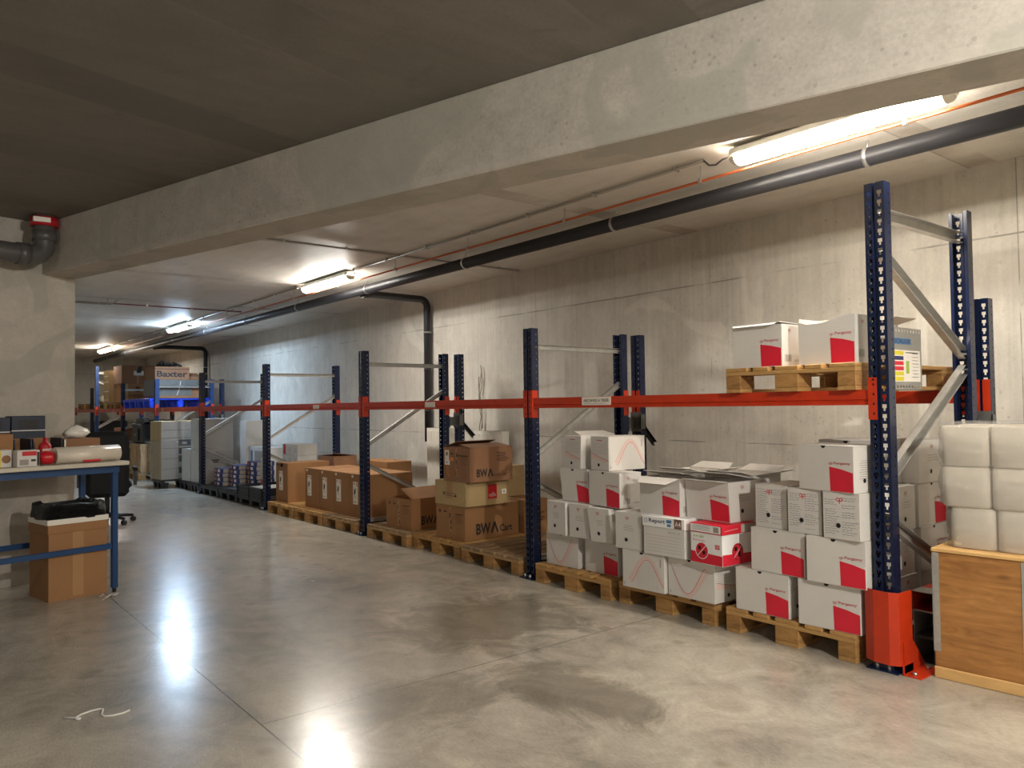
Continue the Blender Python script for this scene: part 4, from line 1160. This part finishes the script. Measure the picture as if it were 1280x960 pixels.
for k in range(3):
    pts = [(-7.62 + .03 * math.sin(k * 2 + i * .7) + .008 * k, wally(-7.6) - .03 - .012 * k, 1.86 - .07 * k - i * .07) for i in range(12)]
    m.tube(pts, .006, M['conduit'], 6)
o = m.build('hanging_cable'); tag(o, 'loose grey cables hanging on the back wall above the radiator', 'cable')

# ------------------------------------------------------------------ ceiling services
def fixture(x, y, cool, label):
    t = thing('fluorescent_lamp', label, 'ceiling lamp', (x, y, CH), 0, 'ceiling lamps over the racks')
    L = 1.27
    m = MB()
    m.box((-L / 2 + .02, -.063, -.062), (L / 2 - .02, .063, -.020), M['housing'], .008)
    for s in (-.4, .4): m.box((s - .02, -.02, -.020), (s + .02, .02, -.001), M['steel'])
    m.build('housing', t)
    m = MB(); n = 12; mt = M[('lampw', 'lampc', 'lampn')[cool]]; k = m.mi(mt); rings = []
    for xx, sc in ((-L / 2 + .05, .93), (-L / 2 + .08, 1), (L / 2 - .08, 1), (L / 2 - .05, .93)):
        rings.append([m.bm.verts.new((xx, .058 * sc * math.cos(a), -.0625 - .055 * sc * math.sin(a))) for a in [math.pi * j / n for j in range(n + 1)]])
    for q in range(3):
        for j in range(n): f = m.bm.faces.new((rings[q][j], rings[q][j + 1], rings[q + 1][j + 1], rings[q + 1][j])); f.material_index = k; f.smooth = True
    m.build('diffuser', t)
    for s in (-1, 1):
        m = MB(); rg = []; k = m.mi(M['clear'])
        for xx, sc in ((L / 2 - .05, .93), (L / 2 - .02, .8), (L / 2, .45)):
            rg.append([m.bm.verts.new((s * xx, .058 * sc * math.cos(a), -.0625 - .055 * sc * math.sin(a))) for a in [math.pi * j / n for j in range(n + 1)]])
        for q in range(2):
            for j in range(n): f = m.bm.faces.new((rg[q][j], rg[q][j + 1], rg[q + 1][j + 1], rg[q + 1][j])); f.material_index = k; f.smooth = True
        f = m.bm.faces.new(rg[2]); f.material_index = k
        m.build('end_cap', t)
    return t
fixture(-2.14, 3.955, 0, 'long bright ceiling lamp nearest the camera at upper right')
fixture(-8.40, 3.97, 2, 'second ceiling lamp along the row over the kraft cartons')
fixture(-14.4, 3.97, 1, 'third ceiling lamp along the row, with bluish light')
fixture(-20.5, 3.97, 2, 'farthest ceiling lamp along the row near the end wall')
m = MB(); YP = 4.48
m.tube([(2.4, YP, 2.80), (-24.5, YP, 2.795)], .055, M['pipe'], 18)
t = thing('drain_pipe', 'thick dark drain pipe running under the ceiling above the racks', 'pipe', (0, 0, 0))
m.build('pipe_run', t)
x = 1.9
while x > -24:
    m = MB(); m.tube([(x - .012, YP, 2.798), (x + .012, YP, 2.798)], .059, M['steel'], 18); m.tube([(x, YP, 2.84), (x, YP, CH - .002)], .005, M['steel'], 6); m.build('pipe_clamp', t); x -= 2.05
def elbow(p, r, a0, a1, u, v, n=6):
    return [p + u * (r * math.cos(a0 + (a1 - a0) * i / n)) + v * (r * math.sin(a0 + (a1 - a0) * i / n)) for i in range(n + 1)]
for xv, lb in ((-8.77, 'dark vertical pipe on the back wall left of the printed cartons'), (-18.57, 'dark vertical pipe on the back wall at the far end of the racks')):
    yw = wally(xv) - .075; t = thing('wall_pipe', lb, 'pipe', (xv, yw, 0), 0, 'dark branch pipes on the back wall')
    m = MB(); z = 2.80; rb = .10
    pts = [Vector((.30, YP - yw + .06, z - .02)), Vector((.12, YP - yw + .28, z))] if False else [Vector((.18, YP - yw + .055, z - .03)), Vector((.05, YP - yw + .25, z))]
    c0 = Vector((0, -rb, z - rb))
    pts += elbow(c0, rb, math.pi / 2, 0, Vector((0, 1, 0)), Vector((0, 0, 1)))
    pts += [Vector((0, 0, .9))]
    m.tube(pts, .047, M['pipe'], 16); m.build('pipe', t)
    for zz in (2.35, 1.85, 1.3):
        m = MB(); m.tube([(0, 0, zz), (0, 0, zz + .02)], .051, M['steel' if zz > 2 else 'pipe'], 16); m.box((-.01, .03, zz), (.01, .075, zz + .02), M['steel']); m.build('pipe_clamp', t)
m = MB(); m.tube([(2.4, 4.09, 2.80), (-24.4, 4.06, 2.80)], .009, M['copper'], 8)
t = thing('copper_pipe', 'thin copper pipe running beside the dark drain pipe', 'pipe'); m.build('pipe_run', t)
x = 2.1
while x > -24:
    m = MB(); m.box((x - .008, 4.06, 2.785), (x + .008, 4.10, 2.815), M['steel']); m.tube([(x, 4.08, 2.815), (x, 4.08, CH - .002)], .004, M['steel'], 6); m.build('pipe_clip', t); x -= 1.3
t = thing('cable_conduit', 'pale conduit joining the ceiling lamps along the row', 'conduit')
m = MB(); pts = []
for a, b in ((-2.98, -7.72), (-9.1, -13.72), (-15.1, -19.82)):
    m.tube([(a, 3.955, CH - .02), (b, 3.965, CH - .02)], .011, M['conduit'], 8)
m.tube([(-2.98, 3.955, CH - .02), (-2.94, 3.955, CH - .06), (-2.89, 3.955, CH - .07), (-2.84, 3.955, CH - .05), (-2.775, 3.955, CH - .05)], .006, M['pipegrey'], 6)
m.build('tube', t)
x = -3.2
while x > -19.5:
    m = MB(); m.box((x - .008, 3.94, CH - .035), (x + .008, 3.98, CH - .002), M['steel']); m.build('clip', t); x -= .75
for x0, y0, y1, mt, lb, z in ((-6.70, 2.45, 5.5, 'conduit', 'pale conduit crossing the ceiling before the second lamp', CH - .018), (-11.9, 1.3, 4.2, 'redwire', 'reddish conduit crossing the ceiling between second and third lamp', CH - .03)):
    t = thing('cable_conduit', lb, 'conduit'); m = MB(); m.tube([(x0, y0, z), (x0, y1, z)], .009, M[mt], 8); m.build('tube', t)
    y = y0 + .3
    while y < y1:
        m = MB(); m.box((x0 - .014, y - .008, z - .012), (x0 + .014, y + .008, CH - .002), M['steel']); m.build('clip', t); y += .62
m = MB()
for dx in (0, .12): m.tube([(-11.8 + dx, 1.4, CH - .06), (-11.8 + dx, 2.35, CH - .06), (-11.8 + dx, 2.42, CH)], .008, M['conduit'], 6)
for y in (1.5, 1.9, 2.3): m.tube([(-11.8, y, CH - .06), (-11.68, y, CH - .06)], .005, M['steel'], 6); m.tube([(-11.74, y, CH - .06), (-11.74, y, CH)], .005, M['steel'], 6)
o = m.build('cable_tray'); tag(o, 'small wire cable tray under the ceiling beyond the left wall', 'cable tray')
# grey pvc drain with red collar at the left wall
g = Vector((-7.0, .92, 0))
t = thing('pvc_drain', 'grey plastic drain elbow with red collar under the ceiling at left', 'pipe', tuple(g))
m = MB(); rb = .10; c0 = Vector((0, 0, 2.68)) + WD * rb
pts = [Vector((0, 0, CH)), Vector((0, 0, 2.70))] + [c0 - WD * (rb * math.cos(a)) - Vector((0, 0, rb * math.sin(a))) for a in [math.pi / 2 * i / 6 for i in range(1, 7)]]
pts += [c0 - Vector((0, 0, rb)) + WD * 1.6]
m.tube(pts, .078, M['pipegrey'], 20); m.build('pipe', t)
m = MB(); m.tube([(0, 0, 2.815), (0, 0, 2.885)], .098, M['redcol'], 24); m.box((.06, -.085, 2.835), (.105, .03, 2.872), M['label']); m.build('collar', t)['label'] = 'red collar with white sticker'
m = MB(); q = c0 - Vector((0, 0, rb)); m.tube([q + WD * .02, q + WD * .10], .086, M['pipegrey'], 20); m.tube([(0, 0, 2.70), (0, 0, 2.78)], .086, M['pipegrey'], 20); m.build('socket', t)

# ------------------------------------------------------------------ plywood crate and paper rolls at the right
t = thing('plywood_crate', 'knotty plywood crate with metal edge strips at the right edge', 'crate', (-1.70, 4.005, 0), R(4))
CW, CD, CHT = .405, .78, .615
m = MB(); m.box((0, .004, .0565), (CW, CD, CHT), M['ply'], .003); m.build('body', t)
m = MB(); m.box((-.006, -.004, CHT), (CW + .006, CD + .004, CHT + .018), M['plyedge'], .003); m.build('lid', t)
m = MB(); m.box((-.004, -.004, 0), (CW + .004, .05, .056), M['plyedge'], .004); m.box((-.004, CD - .05, 0), (CW + .004, CD, .056), M['plyedge'], .004); m.box((-.003, .05, 0), (.04, CD - .05, .056), M['plyedge']); m.box((CW - .04, .05, 0), (CW + .003, CD - .05, .056), M['plyedge']); m.build('skid', t)
for s in (0, 1):
    m = MB(); x0 = -.004 if not s else CW - .028
    m.box((x0, .0005, .13), (x0 + .032, .0035, CHT - .004), M['galv']); m.box((-.004 if not s else CW + .001, .0005, .13), (-.001 if not s else CW + .004, .04, CHT - .004), M['galv'])
    for i in range(6): m.tube([(x0 + .016, -.003, .17 + i * .085), (x0 + .016, .001, .17 + i * .085)], .004, M['steel'], 8)
    m.build('edge_strip', t)
RZ0 = CHT + .0185
fwd = Matrix.Rotation(R(4), 3, 'Z')
RG = 'film-wrapped paper rolls on the plywood crate'
rows = ('bottom', 'middle', 'top')
for lay in range(3):
    for cxi in range(2):
        for dy in range(2):
            rr = .1095 if lay else .102
            off = Vector((.055 + rr + cxi * (2 * rr + .001) - (.035 if lay else 0), .07 + rr + dy * (2 * rr + .004), 0))
            pos = Vector((-1.70, 4.005, 0)) + fwd @ off
            if dy == 1 and lay < 2: lb = 'big white paper roll of the %s layer at the back' % rows[lay]
            else: lb = 'big white paper roll, %s layer, %s%s' % (rows[lay], ('left', 'right')[cxi], ' back' if dy else ' front')
            m = MB(); h = .197
            m.lathe([(rr * .22, h - .02), (rr * .22, h), (rr * .94, h), (rr, h - .008), (rr, .008), (rr * .94, 0), (rr * .2, 0)], (0, 0, 0), M['paper'], 40, 1, 1, .42)
            o = m.build('paper_roll', None, (pos.x, pos.y, RZ0 + lay * .2)); o.rotation_euler = (0, 0, R(4)); tag(o, lb, 'paper roll', RG)
from mathutils import noise as mnoise
m = MB(); n = 120; rings = []; NR = 64
k = m.mi(M['film'])
for iz in range(NR):
    z = .004 + iz * (.611 / (NR - 1)); rg = []
    for j in range(n):
        a = 2 * math.pi * j / n; ca, sa = math.cos(a), math.sin(a)
        hx, hy = (.234, .235); p = .34
        px = math.copysign(abs(ca) ** p, ca) * hx; py = math.copysign(abs(sa) ** p, sa) * hy
        gap = .008 * math.cos(z / .2 * 2 * math.pi)
        q = Vector((px * 9, py * 9, z * 16))
        cr_ = abs(mnoise.noise(q)) * .012 + abs(mnoise.noise(q * 2.7 + Vector((3, 1, 7)))) * .006
        jit = cr_ - gap * .35 - (.010 if z < .2 else 0)
        rg.append(m.bm.verts.new((px * (1 + jit / .23) + (.018 if z < .2 else 0), py * (1 + jit / .23), z)))
    rings.append(rg)
for q in range(NR - 1):
    for j in range(n): f = m.bm.faces.new((rings[q][j], rings[q][(j + 1) % n], rings[q + 1][(j + 1) % n], rings[q + 1][j])); f.material_index = k; f.smooth = True
top = rings[-1]
cv = m.bm.verts.new((0, 0, .612))
for j in range(n): f = m.bm.faces.new((top[j], top[(j + 1) % n], cv)); f.material_index = k; f.smooth = True
pos = Vector((-1.70, 4.005, 0)) + fwd @ Vector((.238, .29, 0))
o = m.build('wrap_film', None, (pos.x, pos.y, RZ0)); o.rotation_euler = (0, 0, R(4)); tag(o, 'clear crinkled plastic wrap around the big white paper rolls', 'plastic wrap')
s = o.modifiers.new('skin', 'SOLIDIFY'); s.thickness = .0015

# ------------------------------------------------------------------ workbench at the left
td = Vector((-.215, .9766, 0)); tn = Vector((-.9766, -.215, 0))   # along the bench to its right end; to its rear
ang = math.atan2(-td.x, td.y)
TH = .985
TO = Vector((-6.37, 1.40, 0))            # front right corner of the top
t = thing('workbench', 'blue steel workbench with pale top along the left wall', 'workbench', tuple(TO), ang)
# local axes: +y runs to the right end, -x to the wall; origin at the front right corner
LB, DB = 2.0, .74
m = MB(); m.box((-DB, -LB, TH - .03), (0, 0, TH), M['benchtop'], .004); m.build('top', t)
def legm(x, y): m = MB(); m.box((x - .02, y - .02, .03), (x + .02, y + .02, TH - .03), M['bench'], .002); m.tube([(x, y, 0), (x, y, .03)], .014, M['black'], 10); return m
for x in (-.12, -DB + .05):
    for y in (-.06, -LB + .06): legm(x, y).build('leg', t)
m = MB(); m.box((-.105, -LB + .06, TH - .085), (-.075, -.05, TH - .03), M['bench']); m.box((-DB + .03, -LB + .06, TH - .085), (-DB + .06, -.05, TH - .03), M['bench']); m.box((-DB + .04, -.08, TH - .085), (-.08, -.04, TH - .03), M['bench']); m.build('apron', t)
for x in (-.12, -DB + .05):
    m = MB(); m.box((x - .012, -LB + .08, .325), (x + .012, -.08, .365), M['bench'], .002); m.build('rail', t)
m = MB(); m.box((-DB + .07, -.075, .325), (-.14, -.05, .36), M['bench'], .002); m.build('rail', t)
def onbench(x, y): return TO + Matrix.Rotation(ang, 3, 'Z') @ Vector((x, y, 0))
def bench_item(o, x, y, z, rz=0): q = onbench(x, y); o.location = (q.x, q.y, z); o.rotation_euler = (0, 0, ang + R(90) + rz)
# items on the bench, each local x runs along the bench to the right
def bcarton(name, label, x, y, w, d, h, mat, draw=None, lid='closed', rz=0, inner='kraftin', cat='box', z=TH + .001):
    o = carton(name, label, 0, 0, 0, w, d, h, 0, mat, draw, lid, None, inner, cat); bench_item(o, x, y, z, rz); return o
bcarton('carton', 'plain brown carton at the right end of the workbench', -.40, -.305, .265, .24, .165, 'kraft2', lambda c: (c.rect('F', .0, .0, .012, .165, M['label'])), 'closed', R(2), cat='carton')
m = MB(); rr = random.Random(2)
m.lathe([(.02, 0), (.075, .0), (.085, .03), (.07, .06), (.035, .085), (.01, .09)], (0, 0, 0), M['rad'], 14, 1.1, .7)
for v in m.bm.verts: v.co += Vector((rr.uniform(-.012, .012), rr.uniform(-.012, .012), rr.uniform(0, .014)))
o = m.build('crumpled_bag'); bench_item(o, -.53, -.17, TH + .1705); tag(o, 'crumpled white bag lying on the plain brown carton', 'bag')
# roll of clear film
m = MB(); m.tube([(0, 0, .06), (.45, 0, .06)], .06, M['filmroll'], 24); m.tube([(.449, 0, .06), (.4515, 0, .06)], .02, M['hole'], 12)
m.box((.18, -.052, .006), (.30, -.034, .02), M['redfilm'])
o = m.build('film_roll'); bench_item(o, -.13, -.475, TH + .001, R(1)); tag(o, 'long whitish film roll lying along the front of the workbench', 'film roll')
m = MB(); m.tube([(-.008, .003, .05), (.0, 0, .05), (.03, .002, .052), (.055, -.003, .049), (.066, .002, .05), (.070, 0, .05)], [.02, .044, .049, .046, .047, .03], M['redfilm'], 14)
o = m.build('red_bag'); bench_item(o, -.12, -.566, TH + .001); tag(o, 'shiny red packet at the left end of the film roll', 'packet')
def bl(c): c.rect('F', .03, .075, .12, .105, M['redfilm']); c.rect('F', .085, .035, .115, .05, M['ink']); c.rect('F', .015, .012, .07, .05, M['inkgrey']); c.rect('F', .122, .005, .138, .1, M['ink'])
bcarton('dispenser_box', 'white dispenser box with red stripe on the workbench front', -.03, -.745, .14, .10, .11, 'white', bl)
bcarton('dispenser_box', 'small green and white box with round opening on the workbench', -.10, -.895, .14, .11, .115, 'white', lambda c: (c.rect('F', .012, .05, .065, .1, M['green']), c.rect('F', .0, .0, .075, .115, M['yellow'], .0004), c.rect('F', .012, .02, .06, .045, M['label']), c.disc('F', .107, .055, .028, M['kraft2'])))
def tray(label, x, y, w, d, h):
    t = thing('file_tray', label, 'tray'); m = MB()
    m.prism([(0, 0, 0), (w, 0, 0), (w, d, 0), (0, d, 0)], (0, 0, .006), M['darkbox'])
    for x0 in (0, w - .008): m.prism([(x0, 0, .006), (x0, d, .006), (x0, d, h), (x0, .03, h)], (.008, 0, 0), M['darkbox'])
    m.box((.008, d - .008, .006), (w - .008, d, h), M['kraft']); m.build('shell', t)
    m = MB(); m.box((.02, d - .03, .02), (w - .03, d - .01, h - .02), M['kraft']); m.build('card_insert', t); bench_item(t, x, y, TH + .001); return t
tray('navy sided open tray with kraft lining in the middle of the workbench', -.33, -.535, .20, .24, .18)
tray('navy sided open tray left of the red canister', -.32, -.66, .115, .24, .18)
m = MB(); m.lathe([(.04, 0), (.042, .01), (.042, .13), (.03, .15), (.014, .16), (.014, .19)], (0, 0, 0), M['redcol'], 18); m.box((-.03, -.044, .04), (.03, -.036, .11), M['pink'])
o = m.build('spray_can'); bench_item(o, -.26, -.49, TH + .001); tag(o, 'red canister with pale label standing before the navy tray', 'can')
bcarton('carton', 'brown carton with grey print at the left edge of the photo on the workbench', -.24, -.92, .22, .2, .22, 'kraft', lambda c: (c.disc('F', .1, .12, .03, M['kprint']), c.rect('F', .06, .06, .14, .09, M['kprint'])), cat='carton')
def navy(c): c.rect('F', 0, c.h * .68, c.w, c.h * .70, M['label']); c.rect('F', c.w * .2, c.h * .74, c.w * .78, c.h * .92, M['ink']); c.rect('F', c.w * .28, c.h * .26, c.w * .68, c.h * .52, M['kprint'])
bcarton('navy_carton', 'right of two dark navy cartons at the back of the workbench', -.58, -.60, .23, .13, .345, 'darkbox', navy, cat='carton', z=TH + .001)
bcarton('navy_carton', 'left of two dark navy cartons at the back of the workbench', -.57, -.86, .25, .13, .335, 'darkbox', navy, cat='carton', z=TH + .001)
# bin made of a carton with a black bag
t = thing('waste_bin', 'tall kraft carton used as a waste bin with a black bag, under the workbench', 'waste bin', (-6.40, .875, 0), math.atan2(.20, -.98) * 0 + math.atan2(-(-.205), .979))
# local: +y along the bench side facing the aisle, -x to the wall
m = MB(); BWd, BL, BH = .36, .40, .57
tk = .005
m.box((-BWd, 0, 0), (0, BL, .006), M['kraft'])
for a, b in (((-tk, 0, .006), (0, BL, BH)), ((-BWd, 0, .006), (-BWd + tk, BL, BH)), ((-BWd + tk, 0, .006), (-tk, tk, BH)), ((-BWd + tk, BL - tk, .006), (-tk, BL, BH))): m.box(a, b, M['kraft'])
m.box((.0006, .16, .02), (.0012, .235, BH - .03), M['tape']); m.build('carton', t)
m = MB()
for a, b in (((-.0, -.006, BH - .085), (.007, BL + .006, BH)), ((-BWd - .007, -.006, BH - .085), (-BWd, BL + .006, BH)), ((-BWd, -.007, BH - .085), (0, 0, BH)), ((-BWd, BL, BH - .085), (0, BL + .007, BH))): m.box(a, b, M['kraft'], .002)
m.build('folded_rim', t)
m = MB()
for a, b in (((.007, -.008, BH - .022), (.010, BL + .008, BH + .016)), ((-BWd, -.011, BH - .022), (.010, -.008, BH + .016))): m.box(a, b, M['rad'])
m.build('white_band', t)
m = MB(); k = m.mi(M['bag']); n = 44; rr = random.Random(4); rings = []
for iz, (z, e) in enumerate(((BH - .01, .004), (BH + .02, .012), (BH + .06, .010), (BH + .11, .004), (BH + .118, -.02), (BH + .06, -.03), (BH - .1, -.05))):
    rg = []
    for j in range(n):
        a = 2 * math.pi * j / n; ca, sa = math.cos(a), math.sin(a); p = .35
        px = math.copysign(abs(ca) ** p, ca) * (BWd / 2 + e); py = math.copysign(abs(sa) ** p, sa) * (BL / 2 + e)
        q = rr.uniform(-.006, .006) if iz else 0
        rg.append(m.bm.verts.new((-BWd / 2 + px + q, BL / 2 + py + q, z + rr.uniform(-.012, .012) * (1 if 1 < iz < 5 else 0))))
    rings.append(rg)
for q in range(len(rings) - 1):
    for j in range(n): f = m.bm.faces.new((rings[q][j], rings[q][(j + 1) % n], rings[q + 1][(j + 1) % n], rings[q + 1][j])); f.material_index = k; f.smooth = True
m.bm.faces.new(rings[-1]).material_index = k
m.build('bin_bag', t)['label'] = 'black plastic bag'
# office chair beyond the bench
t = thing('office_chair', 'black padded office chair behind the right end of the workbench', 'chair', (-10.2, 2.0, 0), R(80))
m = MB(); m.box((-.23, -.06, .34), (.23, .06, 1.12), M['leather'], .05); m.build('backrest', t)
m = MB(); m.box((-.26, -.02, .42), (.26, .48, .53), M['leather'], .04); m.build('seat', t)
for s in (-1, 1):
    m = MB(); m.box((s * .30 - .03, .02, .64), (s * .30 + .03, .36, .68), M['leather'], .012); m.box((s * .30 - .02, .1, .46), (s * .30 + .02, .16, .65), M['black']); m.build('armrest', t)
m = MB(); m.tube([(0, .22, .10), (0, .22, .42)], .03, M['black'], 12); m.build('column', t)
for i in range(5):
    a = i * 2 * math.pi / 5 + .3; dx, dy = math.cos(a), math.sin(a)
    m = MB(); m.tube([(0, .22, .11), (dx * .3, .22 + dy * .3, .075)], [.03, .018], M['black'], 8)
    b_ = m.build('base_arm', t)
    m = MB(); m.tube([(dx * .3 - dy * .02, .22 + dy * .3 + dx * .02, .03), (dx * .3 + dy * .02, .22 + dy * .3 - dx * .02, .03)], .03, M['black'], 12); m.build('caster', b_)

# ------------------------------------------------------------------ litter
m = MB(); rr = random.Random(8); pts = []
for i in range(16):
    a = i / 15; pts.append((-3.55 + .26 * a * .3 + .05 * math.sin(a * 9), .62 + .22 * a + .03 * math.sin(a * 14), .004))
m.tube(pts, .004, M['string'], 6); o = m.build('plastic_string', None, (-.41, -.02, 0)); tag(o, 'curled white plastic string on the floor in the foreground', 'string')
m = MB()
for i in range(10):
    x, y = rr.uniform(-.06, .08), rr.uniform(-.05, .08); m.prism([(x, y, .001), (x + .04, y + .01, .012), (x + .01, y + .04, .02)], (0, 0, .002), M['string'])
o = m.build('film_scraps', None, (-6.30, 1.20, 0)); tag(o, 'crumpled clear film scraps on the floor beside the waste bin', 'scraps')
m = MB(); m.prism([(0, 0, 0), (.03, .005, 0), (.028, .02, 0), (-.002, .014, 0)], (0, 0, .002), M['string']); o = m.build('paper_scrap', None, (-4.05, .30, .0)); tag(o, 'tiny white paper scrap on the floor at left', 'scrap')
